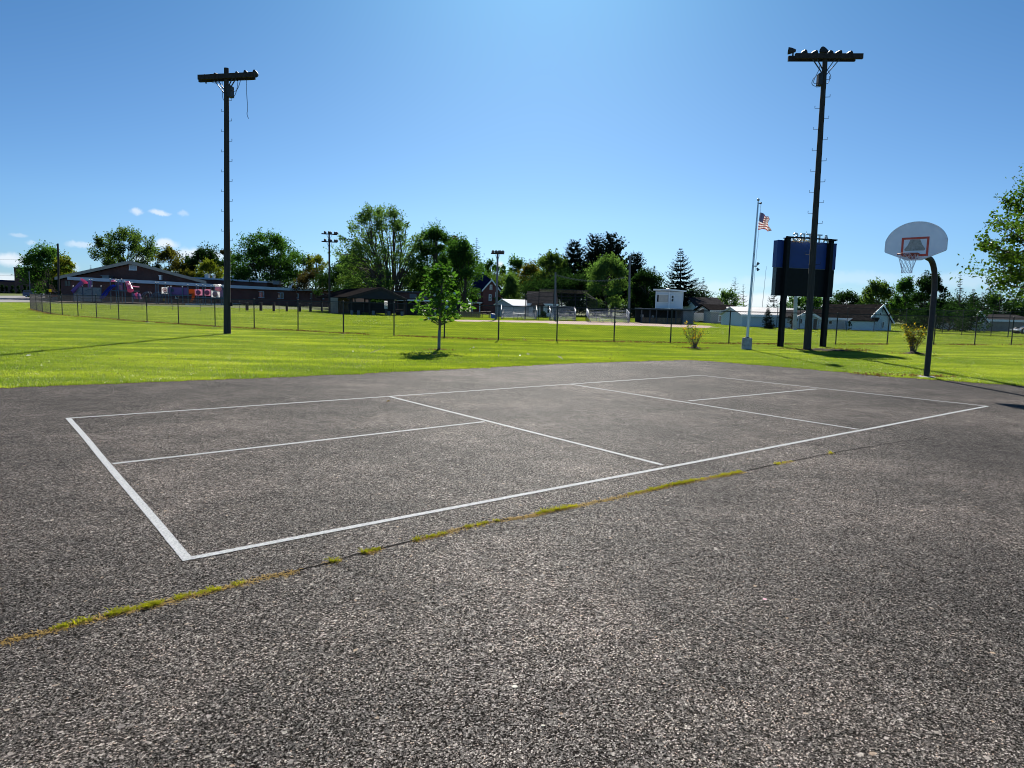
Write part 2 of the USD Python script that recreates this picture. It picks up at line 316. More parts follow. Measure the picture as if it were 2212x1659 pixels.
plain('target_look', (.62, .085, .05), .6, var=.15, scale=12.0)
M('backboard_look', {'tc': ('texture_coordinate', {}), 'g': ('geometry', {}), 'n': ('noise_texture', {'scale': 3.0, 'detail': 5.0, 'roughness': .65}),
      'r': ('rgb_ramp', {'ramp': [(.35, (.74, .74, .74)), (.65, (.82, .82, .81))]}), 'p': ('principled_bsdf', {'roughness': .38, 'specular_ior_level': .4})},
  [('g.position', 'n.vector'), ('n.fac', 'r.fac'), ('r.color', 'p.base_color')], 'p.BSDF')
plain('scuff_look', (.34, .31, .26), .6, var=.3, scale=18.0)
plain('concrete_look', (.30, .295, .285), .85, var=.3, scale=7.0, bump=.006, spec=.2)
plain('pale_concrete_look', (.42, .41, .39), .85, var=.2, scale=3.0)
M('brick_look', {'g': ('geometry', {}), 'map': ('mapping', {'rotation': (PI / 2, 0, 0)}), 'b': ('brick_texture', {'color1': (.115, .040, .030), 'color2': (.075, .028, .024), 'mortar': (.13, .11, .10), 'scale': 1.0, 'brick_width': .22, 'row_height': .075, 'mortar_size': .006}),
      'n': ('noise_texture', {'scale': .4, 'detail': 4.0}), 'r': ('rgb_ramp', {'ramp': [(.3, (.75, .75, .78)), (.7, (1.2, 1.15, 1.1))]}), 'm': ('mix', {'mix_type': 'multiply', 'fac': 1.0}), 'p': ('principled_bsdf', {'roughness': .85, 'specular_ior_level': .2})},
  [('g.position', 'map.vector'), ('map.vector', 'b.vector'), ('g.position', 'n.vector'), ('n.fac', 'r.fac'), ('b.color', 'm.color1'), ('r.color', 'm.color2'), ('m.color', 'p.base_color')], 'p.BSDF')
plain('red_siding_look', (.16, .045, .035), .7, var=.2, scale=2.0, stretch=(.3, .3, 6))
plain('tan_block_look', (.22, .19, .155), .85, var=.15, scale=2.0)
plain('grey_block_look', (.20, .20, .20), .85, var=.2, scale=2.0)
plain('grey_siding_look', (.30, .30, .30), .7, var=.12, scale=2.0, stretch=(.3, .3, 8))
plain('white_siding_look', (.60, .61, .62), .6, var=.06, scale=2.0, stretch=(.3, .3, 8))
plain('pale_blue_siding_look', (.50, .60, .64), .6, var=.06, scale=2.0, stretch=(8, 8, .3))
plain('white_trim_look', (.78, .78, .77), .5, var=.05, scale=4.0)
plain('fascia_look', (.36, .42, .47), .45, var=.12, scale=1.0)
plain('tan_trim_look', (.30, .255, .20), .6, var=.15, scale=2.0)
plain('brown_shingle_look', (.017, .0155, .0155), .9, var=.5, scale=3.0, bump=.008, spec=0.0)
plain('grey_shingle_look', (.045, .043, .044), .9, var=.35, scale=3.0, bump=.008, spec=0.0)
plain('blue_roof_look', (.010, .018, .055), .8, var=.2, scale=2.0, spec=0.0)
plain('white_metal_roof_look', (.70, .71, .72), .4, .2, var=.06, scale=2.0)
plain('tan_metal_roof_look', (.52, .50, .48), .45, .2, var=.08, scale=2.0)
plain('flat_roof_look', (.055, .057, .06), .8, var=.25, scale=.8)
plain('vent_metal_look', (.55, .56, .57), .4, .5, var=.1)
plain('interior_dark_look', (.014, .013, .013), .9)
plain('shutter_cream_look', (.52, .46, .38), .7, var=.1, scale=3.0)
plain('brown_door_look', (.075, .055, .048), .6, var=.2)
plain('bin_blue_look', (.03, .10, .34), .5, var=.1)
plastic('yellow_plastic_look', (.55, .36, .04))
plastic('orange_plastic_look', (.55, .17, .015))
plastic('pink_plastic_look', (.62, .17, .34))
plastic('pale_pink_plastic_look', (.74, .42, .52))
plastic('red_plastic_look', (.50, .03, .06))
plain('purple_plastic_look', (.14, .05, .19), .42, var=.12, scale=2.0)
plastic('blue_plastic_look', (.018, .04, .40))
plain('teal_paint_look', (.05, .10, .145), .4, var=.15)
plain('navy_paint_look', (.022, .035, .07), .4, var=.15)
plastic('white_plastic_look', (.78, .77, .76))
plain('grey_plastic_look', (.15, .15, .155), .6, var=.25, scale=4.0)
plastic('flag_red_look', (.20, .05, .055)); plastic('flag_white_look', (.50, .49, .48)); plastic('flag_blue_look', (.025, .03, .07))
plain('bark_look', (.075, .060, .048), .9, var=.4, scale=9.0, stretch=(2, 2, .3), spec=.15)
plain('guard_look', (.11, .116, .125), .8, var=.15, scale=9.0)
plain('twig_look', (.085, .062, .05), .85, var=.3, scale=20.0)
plain('dry_grass_look', (.34, .23, .10), .9, var=.4, scale=30.0)
plain('car_silver_look', (.42, .43, .45), .25, .6); plain('car_white_look', (.75, .75, .75), .25); plain('car_blue_look', (.03, .06, .13), .25); plain('car_red_look', (.28, .03, .025), .25)
plain('rubber_look', (.018, .018, .018), .8)
plain('lamp_glass_look', (.55, .58, .62), .15)
M('pane_look', {'f': ('fresnel', {'IOR': 1.45}), 't': ('transparent_bsdf', {'color': (.55, .6, .62)}), 'gl': ('glossy_bsdf', {'roughness': .03, 'color': (.9, .9, .9)}), 'm': ('mix_closure', {})},
  [('f.fac', 'm.fac'), ('t.BSDF', 'm.closure1'), ('gl.BSDF', 'm.closure2')], 'm.closure')
leafy('leaf_green_look', (0.0259, 0.0695, 0.0204), (0.0581, 0.1313, 0.0328), (0.1099, 0.1930, 0.0532))
leafy('leaf_olive_look', (0.0387, 0.0741, 0.0246), (0.0840, 0.1359, 0.0410), (0.1485, 0.1930, 0.0696))
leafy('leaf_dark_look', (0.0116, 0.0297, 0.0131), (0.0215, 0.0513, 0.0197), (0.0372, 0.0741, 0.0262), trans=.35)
leafy('leaf_light_look', (0.0599, 0.1164, 0.0428), (0.1122, 0.1971, 0.0712), (0.1723, 0.2685, 0.1188))
leafy('leaf_yellow_look', (0.0756, 0.1071, 0.0176), (0.1764, 0.1890, 0.0277), (0.3276, 0.2772, 0.0441))
leafy('leaf_autumn_look', (0.0567, 0.0693, 0.0176), (0.1260, 0.1071, 0.0277), (0.2394, 0.1071, 0.0315))
leafy('leaf_brown_look', (0.0403, 0.0363, 0.0202), (0.0756, 0.0585, 0.0323), (0.1109, 0.0857, 0.0454), trans=.3)
leafy('needle_look', (0.0084, 0.0168, 0.0109), (0.0151, 0.0277, 0.0168), (0.0269, 0.0420, 0.0235), trans=.2, tint=(1.1, 1.2, .8))
leafy('needle_grey_look', (0.0210, 0.0286, 0.0252), (0.0353, 0.0437, 0.0353), (0.0546, 0.0605, 0.0487), trans=.2, tint=(1.1, 1.1, .9))
leafy('oak_leaf_look', (0.0275, 0.0597, 0.0091), (0.0551, 0.1056, 0.0147), (0.1010, 0.1515, 0.0275), trans=.5, gloss=.02)
leafy('magnolia_leaf_look', (0.0354, 0.0968, 0.0162), (0.0726, 0.1613, 0.0226), (0.1371, 0.2419, 0.0354), trans=.5, gloss=.02)
plain('pale_leaf_look', (.58, .60, .52), .6)
leafy('yellow_leaf_look', (.30, .22, .02), (.45, .33, .03), (.30, .12, .03), trans=.5, tint=(1.4, 1.3, .7))
leafy('litter_look', (.16, .11, .045), (.30, .22, .09), (.42, .32, .15), trans=.25, tint=(1.2, 1.1, .8))
leafy('weed_look', (.26, .29, .02), (.42, .43, .045), (.56, .50, .09), trans=.5, tint=(1.5, 1.35, .6))
leafy('straw_look', (.40, .28, .10), (.68, .53, .25), (.80, .67, .36), trans=.35, tint=(1.2, 1.1, .8))

# ------------------------------------------------------------------ ground
ASPH_EDGE = [(0, 839.5), (250, 829.5), (553, 818), (778, 808), (956, 799.5), (1114, 790.7), (1267, 784.5), (1417, 780), (1470, 778.4), (1500, 778.8), (1535, 780.8), (1642, 789.5), (1820, 804.5), (1933, 815.5), (2212, 834.7)]
edge = np.array([G(*p)[:2] for p in ASPH_EDGE])
dl = edge[0] - edge[4]; dl /= np.linalg.norm(dl); dr = edge[-1] - edge[-3]; dr /= np.linalg.norm(dr)
line = [edge[0] + dl * 60] + list(edge) + [edge[-1] + dr * 40]
fine = []
for a, b in zip(line[:-1], line[1:]):
    k = max(1, int(np.linalg.norm(b - a) / .12))
    for i in range(k): fine.append(a + (b - a) * i / k)
fine.append(line[-1]); fine = np.array(fine)
wob = (meshkit.fbm(np.c_[fine * 2.2, np.zeros(len(fine))], 5, 3) - .5) * .22
nrm = np.gradient(fine, axis=0); nrm = np.c_[-nrm[:, 1], nrm[:, 0]]; nrm /= np.linalg.norm(nrm, axis=1, keepdims=True)
fine = fine + nrm * wob[:, None]
ASPHALT = Polygon(list(fine) + [(55, -30), (-80, -30)]).buffer(0)

gx = np.unique(np.r_[np.arange(-200, 201, 5.), np.linspace(-3000, 3000, 41)]); gy = np.unique(np.r_[np.arange(-40, 401, 5.), np.linspace(-2000, 5000, 41)])
XX, YY = np.meshgrid(gx, gy, indexing='ij')
gv = np.c_[XX.ravel(), YY.ravel(), terrain(XX, YY).ravel() - .004]
ii, jj = np.meshgrid(np.arange(len(gx) - 1), np.arange(len(gy) - 1), indexing='ij'); k = (ii * len(gy) + jj).ravel()
tag(obj('lawn_ground', (gv, np.c_[k, k + len(gy), k + len(gy) + 1, k + 1]), 'turf_soil_look', smooth=True), 'green lawn and outfield running to the far trees', None, None, 'structure')
tv, tf = trimesh.creation.triangulate_polygon(ASPHALT, engine='earcut')
tag(obj('asphalt_court', (np.c_[tv, np.full(len(tv), .004)], tf), 'asphalt_look'), 'worn grey asphalt court with pale stone chips', None, None, 'structure')

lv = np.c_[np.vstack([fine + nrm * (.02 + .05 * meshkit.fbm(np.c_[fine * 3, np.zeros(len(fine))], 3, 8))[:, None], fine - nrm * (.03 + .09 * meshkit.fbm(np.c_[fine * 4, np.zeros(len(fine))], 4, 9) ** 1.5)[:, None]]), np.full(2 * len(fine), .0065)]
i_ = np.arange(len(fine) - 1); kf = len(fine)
tag(obj('edge_shade', (lv, np.c_[i_, i_ + kf, i_ + 1 + kf, i_ + 1]), 'soil_and_shade_look'), 'dark painted shade line where the lawn meets the asphalt', None, None, 'structure')  # shadow under the overhanging grass, painted as a thin dark strip
def patch(name, px, mat, z, label, wobble=0.0):
    "A flat sheet whose outline is given in photo pixels on the ground."
    pts = [G(*p) for p in px]
    v = np.array([[p[0], p[1], terrain(p[0], p[1]) + z] for p in pts])
    tv, tf = trimesh.creation.triangulate_polygon(Polygon(v[:, :2]).buffer(0), engine='earcut')
    m = trimesh.Trimesh(np.c_[tv, np.zeros(len(tv))], tf).subdivide_to_size(6.0, max_iter=30)
    vv = np.array(m.vertices); vv[:, 2] = terrain(vv[:, 0], vv[:, 1]) + z
    return tag(obj(name, (vv, m.faces), mat, smooth=True), label, None, None, 'structure')
patch('infield', [(930, 690.5), (1100, 692.5), (1270, 694), (1460, 700), (1540, 704.5), (1530, 709), (1400, 705.5), (1250, 701), (1100, 697), (980, 694.5)], 'infield_dirt_look', .012, 'brown bare dirt infield in front of the bleachers')
patch('warning_track', [(-120, 665.5), (60, 665), (180, 665.5), (300, 666.8), (420, 668.5), (560, 671), (720, 674.8), (720, 677.6), (560, 674.6), (420, 672), (300, 670), (180, 669), (60, 669.5), (-120, 672)], 'gravel_look', .008, 'strip of grey gravel track between the lawns')
patch('parking_lot', [(-400, 641), (-60, 639), (40, 639), (100, 640.5), (150, 645), (140, 652.5), (60, 652), (-60, 653.5), (-400, 657)], 'road_look', .010, 'pale grey parking lot and road at the far left')
patch('play_area', [(84, 649), (130, 646.5), (220, 646.5), (400, 649), (500, 651), (545, 654.2), (485, 657.2), (400, 657.4), (330, 657.2), (250, 655), (200, 653.5), (130, 653.5)], 'mulch_look', .012, 'bed of wood mulch under the playground')
# ------------------------------------------------------------------ court lines
def ground_line(a, b, w, name, parent):
    a, b = np.array(a), np.array(b); d = (b - a) / np.linalg.norm(b - a); n = np.array([-d[1], d[0]]); k = max(2, int(np.linalg.norm(b - a) / .008))
    t = np.linspace(0, 1, k)[:, None]; c = a + (b - a) * t
    q = np.c_[c * 45, np.zeros(k)]
    j1 = (meshkit.fbm(q * 2.3, 3, 1) - .5) * .010; j2 = (meshkit.fbm(q * 2.3, 3, 2) - .5) * .010
    sway = (meshkit.noise(np.c_[c * .8, np.zeros(k)], 5) - .5) * .014
    l, r = c + n * (w / 2 + j1 + sway)[:, None], c - n * (w / 2 + j2 - sway)[:, None]
    v = np.c_[np.vstack([l, r]), np.full(2 * k, .008)]
    i = np.arange(k - 1)
    return obj(name, (v, np.c_[i, i + k, i + 1 + k, i + 1]), 'court_paint_look', parent)
g2 = lambda x, y: G(x, y)[:2]
cl, fl, nr, fr = g2(403, 1209.5), g2(148, 904.5), g2(2132, 878.2), g2(1513, 811.3)
cn1, cf1, cn2, cf2 = g2(1434, 1006.5), g2(840, 857), g2(1857, 929), g2(1230, 830.2)
cL, cM, cM2, cR = g2(237, 1003.7), g2(1049, 911.5), g2(1486, 867), g2(1765, 840.7)
ld = (fl - cl) / np.linalg.norm(fl - cl); sdir = (nr - cl) / np.linalg.norm(nr - cl)
lines = tag(UsdGeom.Xform.Define(stage, '/World/court_lines').GetPrim(), 'white painted pickleball court lines on the asphalt', None, None, 'structure')
W2 = .057
ground_line(cl - ld * W2 / 2, fl + ld * W2 / 2, W2 * 1.08, 'base_line', lines); ground_line(nr - ld * W2 / 2, fr + ld * W2 / 2, W2, 'base_line', lines)
ground_line(cl + sdir * .03, nr - sdir * .028, W2, 'side_line', lines); ground_line(fl + sdir * .03, fr - sdir * .028, W2, 'side_line', lines)
ground_line(cn1 + ld * .027, cf1 - ld * .027, W2, 'service_line', lines); ground_line(cn2 + ld * .027, cf2 - ld * .027, W2, 'service_line', lines)
ground_line(cL + sdir * .025, cM - sdir * .027, W2, 'centre_line', lines); ground_line(cM2 + sdir * .027, cR - sdir * .025, W2, 'centre_line', lines)

# crack with weeds
CR = np.array([g2(*p) for p in ((-160, 1432), (0, 1388), (110, 1360), (230, 1332), (430, 1285), (520, 1262), (640, 1233), (720, 1214), (790, 1194), (900, 1167), (1000, 1142), (1150, 1113), (1250, 1093), (1390, 1062), (1460, 1047), (1600, 1021), (1690, 1001), (1790, 981), (1900, 962), (1960, 953), (2060, 941))])
seg = np.r_[0, np.cumsum(np.linalg.norm(np.diff(CR, axis=0), axis=1))]
tt = np.arange(0, seg[-1], .012); cx = np.c_[np.interp(tt, seg, CR[:, 0]), np.interp(tt, seg, CR[:, 1])]
cd = np.gradient(cx, axis=0); cd /= np.linalg.norm(cd, axis=1, keepdims=True); cnn = np.c_[-cd[:, 1], cd[:, 0]]
cx = cx + cnn * ((meshkit.fbm(np.c_[cx * 6, 0 * tt], 4, 9) - .5) * .05)[:, None]
hw = .003 + .010 * meshkit.fbm(np.c_[cx * 9, 0 * tt], 3, 12) ** 2; hw *= np.interp(tt, [0, seg[-1] * .8, seg[-1]], [1.7, 1.5, .7])
v = np.c_[np.vstack([cx + cnn * hw[:, None], cx - cnn * hw[:, None]]), np.full(2 * len(tt), .007)]; i = np.arange(len(tt) - 1); k = len(tt)
tag(obj('pavement_crack', (v, np.c_[i, i + k, i + 1 + k, i + 1]), 'crack_look'), 'dark open crack running across the asphalt beside the court', None, None, 'structure')

def blades(base, h, w, az, lean, curl=.35):
    "Grass blades, each two segments (a quad and a tip): arrays of base points, heights, widths, facing, lean."
    n = len(base); d = np.c_[np.cos(az), np.sin(az), 0 * az]; s = np.c_[-np.sin(az), np.cos(az), 0 * az]
    up_ = np.array([0, 0, 1.])
    mid = base + up_ * (h * .55)[:, None] + d * (h * lean * .35)[:, None]
    tip = base + up_ * (h * (1 - .25 * np.abs(lean)))[:, None] + d * (h * lean)[:, None]
    v = np.stack([base - s * w[:, None] / 2, base + s * w[:, None] / 2, mid + s * w[:, None] * .38, mid - s * w[:, None] * .38, tip], 1).reshape(-1, 3)
    o = np.arange(n)[:, None] * 5
    f = np.concatenate([o + [0, 1, 2], o + [0, 2, 3], o + [3, 2, 4]], 1).reshape(-1, 3)
    return v, f
# weeds in the crack: thick in the runs where the photo has them
runs = [(-160, 640, 1.0), (700, 735, .5), (782, 818, 1.2), (893, 985, 1.0), (985, 1190, .55), (1100, 1460, 1.0), (1452, 1604, 1.15), (1675, 1708, .6), (1788, 1796, .6)]
pxs = np.array([-160, 0, 110, 230, 430, 520, 640, 720, 790, 900, 1000, 1150, 1250, 1390, 1460, 1600, 1690, 1790, 1900, 1960, 2060])
wb, ww = MB(), MB()
for (a, b, dens) in runs:
    s0, s1 = np.interp([a, b], pxs, seg)
    L = s1 - s0; ntuft = max(2, int(L * 46 * dens))
    for q in range(ntuft):
        sp_ = rng.uniform(s0, s1); c = np.array([np.interp(sp_, tt, cx[:, 0]), np.interp(sp_, tt, cx[:, 1])])
        ang = meshkit.noise(np.array([[sp_ * 3.1, .5, .2]]), 4)[0]
        if ang < .36: continue
        n = int(rng.integers(14, 30)); size = rng.uniform(.014, .034) * (.45 + 1.15 * ang)
        base = np.c_[c + rng.normal(0, .011, (n, 2)), np.full(n, .004)]
        wb.add(*blades(base, rng.uniform(.5, 1.1, n) * size, rng.uniform(.003, .006, n), rng.uniform(0, 2 * PI, n), rng.uniform(.5, 1.8, n)))
    ns = int(L * 800 * dens)
    sp_ = rng.uniform(s0, s1, ns); c = np.c_[np.interp(sp_, tt, cx[:, 0]), np.interp(sp_, tt, cx[:, 1])] + rng.normal(0, .019, (ns, 2)) - np.array([-.006, .010])
    ww.add(*blades(np.c_[c, np.full(ns, .0045)], rng.uniform(.005, .014, ns), rng.uniform(.003, .006, ns), rng.uniform(0, 2 * PI, ns), rng.uniform(1.2, 4.0, ns)))
one('crack_grass', wb, 'weed_look', 'tufts of bright green grass growing out of the asphalt crack', 'grass', kind='stuff')
one('crack_straw', ww, 'straw_look', 'dry tan straw lying along the asphalt crack', 'straw', kind='stuff')

# ------------------------------------------------------------------ grass in patches
def scatter(name, protos, mats, pos, idx, rot, scl, label, cat):
    path = newpath('/World', name)
    pi = UsdGeom.PointInstancer.Define(stage, path)
    tg = []
    for i, (m, mt) in enumerate(zip(protos, mats)):
        usdkit.mesh(stage, f'{path}/kinds/tuft_{i:03d}', m, MAT[mt]); tg.append(f'{path}/kinds/tuft_{i:03d}')
    pi.CreatePrototypesRel().SetTargets(tg)
    pi.CreatePositionsAttr(Vt.Vec3fArray.FromNumpy(np.asarray(pos, np.float32)))
    pi.CreateProtoIndicesAttr(Vt.IntArray.FromNumpy(np.asarray(idx, np.int32)))
    pi.CreateOrientationsAttr(Vt.QuathArray([Gf.Quath(float(math.cos(a / 2)), 0.0, 0.0, float(math.sin(a / 2))) for a in rot]))
    pi.CreateScalesAttr(Vt.Vec3fArray.FromNumpy(np.asarray(scl, np.float32)))
    return tag(pi.GetPrim(), label, cat, None, 'stuff')
def turf(size, n, hh, wd, seed):
    r = np.random.default_rng(seed)
    base = np.c_[r.uniform(-size / 2, size / 2, (n, 2)) * 1.06, np.zeros(n)]
    h = r.uniform(hh * .55, hh * 1.15, n) * (.7 + .6 * meshkit.noise(base * 5.0, seed))
    return blades(base, h, r.uniform(wd * .6, wd * 1.3, n), r.uniform(0, 2 * PI, n), r.uniform(.05, .75, n))
near = [turf(1.0, 1700, .043, .0105, s) for s in range(4)]
cells = [(x, y) for x in np.arange(-62, 62, 1.0) for y in np.arange(10, 47, 1.0)]
cells = np.array(cells) + rng.uniform(-.1, .1, (len(cells), 2))
keep = [(abs(x) < y * .80 + 4) and not ASPHALT.buffer(.48).contains(Point(x, y)) for x, y in cells]
nc = cells[keep]
# smaller pieces follow the asphalt's edge
small = [turf(.25, 150, .052, .010, 20 + s) for s in range(3)]
eb = ASPHALT.buffer(1.1).difference(ASPHALT.buffer(.02))
sx, sy = np.meshgrid(np.arange(-45, 40, .22), np.arange(9, 25, .22)); sxy = np.c_[sx.ravel(), sy.ravel()] + rng.uniform(-.04, .04, (sx.size, 2))
inb = contains_xy(eb.buffer(-.03), sxy[:, 0], sxy[:, 1]) & (np.abs(sxy[:, 0]) < sxy[:, 1] * .8 + 3); sxy = sxy[inb]
pos = np.vstack([np.c_[nc, np.zeros(len(nc))], np.c_[sxy, np.zeros(len(sxy))]])
idx = np.r_[rng.integers(0, 4, len(nc)), 4 + rng.integers(0, 3, len(sxy))]
scl = np.c_[np.ones((len(pos), 2)), rng.uniform(.85, 1.15, len(pos))]
scatter('lawn_grass', near + small, ['grass_blade_look'] * 7, pos, idx, rng.integers(0, 4, len(pos)) * PI / 2, scl, 'mown bright green lawn grass between the court and the fence', 'grass')
far = [turf(2.0, 1300, .075, .030, 40 + s) for s in range(4)]
fc = np.array([(x, y) for x in np.arange(-130, 66, 2.0) for y in np.arange(46, 112, 2.0) if abs(x) < y * .8 + 4]); fc = fc + rng.uniform(-.2, .2, fc.shape)
bad = [Polygon([g2(*p) for p in q]) for q in ([(930, 690.5), (1100, 692.5), (1270, 694), (1460, 700), (1540, 704.5), (1530, 709), (1400, 705.5), (1250, 701), (1100, 697), (980, 694.5)],)]
fc = fc[~np.array([any(b.buffer(.8).contains(Point(*p)) for b in bad) for p in fc])]
scatter('outfield_grass', far, ['grass_blade_look'] * 4, np.c_[fc, terrain(fc[:, 0], fc[:, 1])], rng.integers(0, 4, len(fc)), rng.integers(0, 4, len(fc)) * PI / 2, np.c_[np.ones((len(fc), 2)), rng.uniform(.85, 1.15, len(fc))], 'mown outfield grass beyond the chain link fence', 'grass')
# ================ PART2
# ------------------------------------------------------------------ chain link fences
def wires(mb, A, B, zb, h, pitch, r):
    A, B = np.array(A, float), np.array(B, float); L = np.linalg.norm(B[:2] - A[:2]); d = (B - A) / L; n = np.array([-d[1], d[0], 0])
    x0 = np.arange(-h, L, pitch)
    for sgn, off in ((1, r * 1.1), (-1, -r * 1.1)):
        a, b = x0.copy(), x0 + h
        za, zb_ = np.zeros_like(a), np.full_like(a, h)
        if sgn < 0: za, zb_ = zb_, za
        t0 = np.clip((0 - a) / h, 0, 1); t1 = np.clip((L - a) / h, 0, 1); ok = t1 > t0 + .01
        a0, z0 = a + t0 * h, za + (zb_ - za) * t0; a1, z1 = a + t1 * h, za + (zb_ - za) * t1
        p = A[None] + d[None] * a0[:, None] + n * off; q = A[None] + d[None] * a1[:, None] + n * off
        p[:, 2] += zb + z0; q[:, 2] += zb + z1; p, q = p[ok], q[ok]; m = len(p)
        if not m: continue
        e = (q - p) / np.linalg.norm(q - p, axis=1, keepdims=True); w = np.cross(e, n)
        ring = [n * r, -n * r * .5 + w * r * .866, -n * r * .5 - w * r * .866]
        v = np.stack([p + c for c in ring] + [q + c for c in ring], 1).reshape(-1, 3); o = np.arange(m)[:, None] * 6
        mb.add(v, np.concatenate([o + np.array([i, (i + 1) % 3, (i + 1) % 3 + 3, i + 3]) for i in range(3)], 0))
def fence(name, pts, h, label, rp=.03, pitch=.085, rw=.0022, mat='galvanised_look', post_mat='dark_metal_look', bottom=False, foot=()):
    pts = [np.array([p[0], p[1], terrain(p[0], p[1])]) for p in pts]
    t = thing(name, label, 'fence', pts[len(pts) // 2])
    net = MB(); rail = MB(); br = MB()
    for a, b in zip(pts[:-1], pts[1:]): wires(net, a, b, .04, h - .06, pitch, rw); rail.tube([a + (0, 0, h - .02), b + (0, 0, h - .02)], rp * .72, 6)
    for i, p in enumerate(pts):
        m = MB(); m.lathe([(rp, -.05), (rp, h), (rp * 1.35, h + .005), (rp * 1.3, h + .03), (.004, h + .06)], p, 8); pp = obj('post', m, post_mat, t, smooth=40)
        if i in foot: f_ = MB(); f_.lathe([(.001, .05), (.10, .045), (.14, .02), (.15, -.03)], p, 10); obj('footing', f_, 'concrete_look', pp)
    obj('top_rail', rail, mat, t, smooth=40); obj('chain_link', net, mat, t)
    if bottom:
        for a, b in zip(pts[:-1], pts[1:]): br.tube([a + (0, 0, .12), b + (0, 0, .12)], rp * .6, 5)
        obj('bottom_rail', br, mat, t)
    return t
F1 = [(66, 668), (79, 672), (92, 675.7), (110, 679.5), (135, 682), (169, 685), (209, 688), (257, 692), (318, 697), (386, 701), (465, 706.5), (549.5, 711.5), (644, 715.5), (742, 721.5), (851, 726.5), (959.8, 731.5), (1076.5, 736), (1202.5, 738), (1326, 739.7), (1448, 742), (1574, 744.2), (1690, 745), (1804.8, 745), (1916, 745.5), (2016.4, 745.8), (2104.8, 746.4), (2184, 746.4), (2262, 746), (2340, 746)]
fence('outfield_fence', [g2(*p) for p in F1], 1.58, 'long chain link fence with dark posts curving round the lawn behind the court', foot=(7, 8, 10, 13))
F2 = [(176, 668.5), (239.5, 669), (307, 669.8), (372.5, 671), (433, 672.7), (518, 674.5), (603, 676.5), (697, 677.5), (786, 680)]
fence('track_fence', [g2(*p) for p in F2], 1.25, 'low chain link fence on thin posts between the gravel track and the far lawn', rp=.028, pitch=.11, rw=.0026, post_mat='dull_steel_look')
F3 = [(1677, 709.3), (1726, 713), (1776, 715), (1828, 717.3), (1887, 718.5), (1955, 720.5), (2034.8, 722.7), (2077, 725), (2140, 727.7), (2177, 730), (2240, 732), (2300, 735)]
fence('boundary_fence', [g2(*p) for p in F3], 2.05, 'taller chain link fence in front of the white houses and dark trees at the right', rp=.03, pitch=.12, rw=.003, bottom=True)

# leaf litter along the fence and on the lawn
def cards(c, size, aspect=.6, seed=0, upbias=0.0, fold=.25):
    "Small folded leaf cards at points c: four corners, two triangles each."
    r = np.random.default_rng(seed); n = len(c); size = np.broadcast_to(size, n)
    a = r.normal(size=(n, 3)); a /= np.linalg.norm(a, axis=1, keepdims=True)
    nn = r.normal(size=(n, 3)); nn[:, 2] += upbias; b = np.cross(nn, a); b /= np.linalg.norm(b, axis=1, keepdims=True) + 1e-9
    k = np.cross(a, b)
    s = size[:, None]
    v = np.stack([c - a * s * .5, c + b * s * aspect * .5 + k * s * fold * .3 + a * s * .05, c + a * s * .5, c - b * s * aspect * .5 + k * s * fold * .3 + a * s * .05], 1).reshape(-1, 3)
    o = np.arange(n)[:, None] * 4
    return v, np.concatenate([o + [0, 1, 2], o + [0, 2, 3]], 1).reshape(-1, 3)
lit = []
fp = np.array([g2(*p) for p in F1])
for a, b in zip(fp[:-1], fp[1:]):
    n = int(np.linalg.norm(b - a) * 110); t = rng.uniform(0, 1, n)[:, None]; c = a + (b - a) * t + rng.normal(0, .17, (n, 2)) * [1, 1.3]; c = c[meshkit.fbm(np.c_[c * .9, np.zeros(n)], 3, 31) > .40]; n = len(c); lit.append(np.c_[c, rng.uniform(.03, .075, n)])
for k_, (cx_, cy_, sd_, n) in enumerate(((10.9, 18.0, .28, 260), (9.9, 18.2, .5, 160), (12.6, 29.4, .7, 500), (13.9, 29.6, .8, 500), (14.8, 30.6, .6, 200), (7.56, 28.7, .4, 160), (16.48, 28.4, .5, 160), (-2.55, 23.8, .3, 90))):
    lit.append(np.c_[rng.normal((cx_, cy_), (sd_, sd_ * .35), (n, 2)), rng.uniform(.005, .05, n)])
n = 260; c = np.c_[rng.uniform(-26, 24, n), rng.uniform(12, 30, n)]; c = c[~contains_xy(ASPHALT, c[:, 0], c[:, 1])]; lit.append(np.c_[c, rng.uniform(.045, .06, len(c))])
nl_ = len(lit[-1]); lit = np.vstack(lit); lsz = np.r_[rng.uniform(.04, .10, len(lit) - nl_), rng.uniform(.03, .065, nl_)]
one('leaf_litter', cards(lit, lsz, .6, 3, 1.0), 'litter_look', 'brown dead leaves and dry clippings scattered on the lawn and along the fence', 'leaf litter', kind='stuff')
n = 9; c = np.c_[rng.uniform(-14, 13, n), rng.uniform(13, 24, n)]; c = c[~contains_xy(ASPHALT, c[:, 0], c[:, 1])]
one('pale_leaves', cards(np.c_[c, np.full(len(c), .055)], rng.uniform(.07, .13, len(c)), .6, 5, 2.0), 'pale_leaf_look', 'a few pale upturned leaves lying on the lawn', 'leaf litter', kind='stuff')
for (px, py, sz, mt, lb) in ((838, 869, .07, 'litter_look', 'small curled brown leaf on the asphalt just inside the far court line'), (641, 1197 + 822 - 800, .0, '', ''),):
    if sz: p = G(px, py); one('dead_leaf', cards(np.array([[p[0], p[1], .02], [p[0] + .02, p[1], .022]]), np.array([sz, sz * .7]), .7, 8, .5), mt, lb, 'leaf')
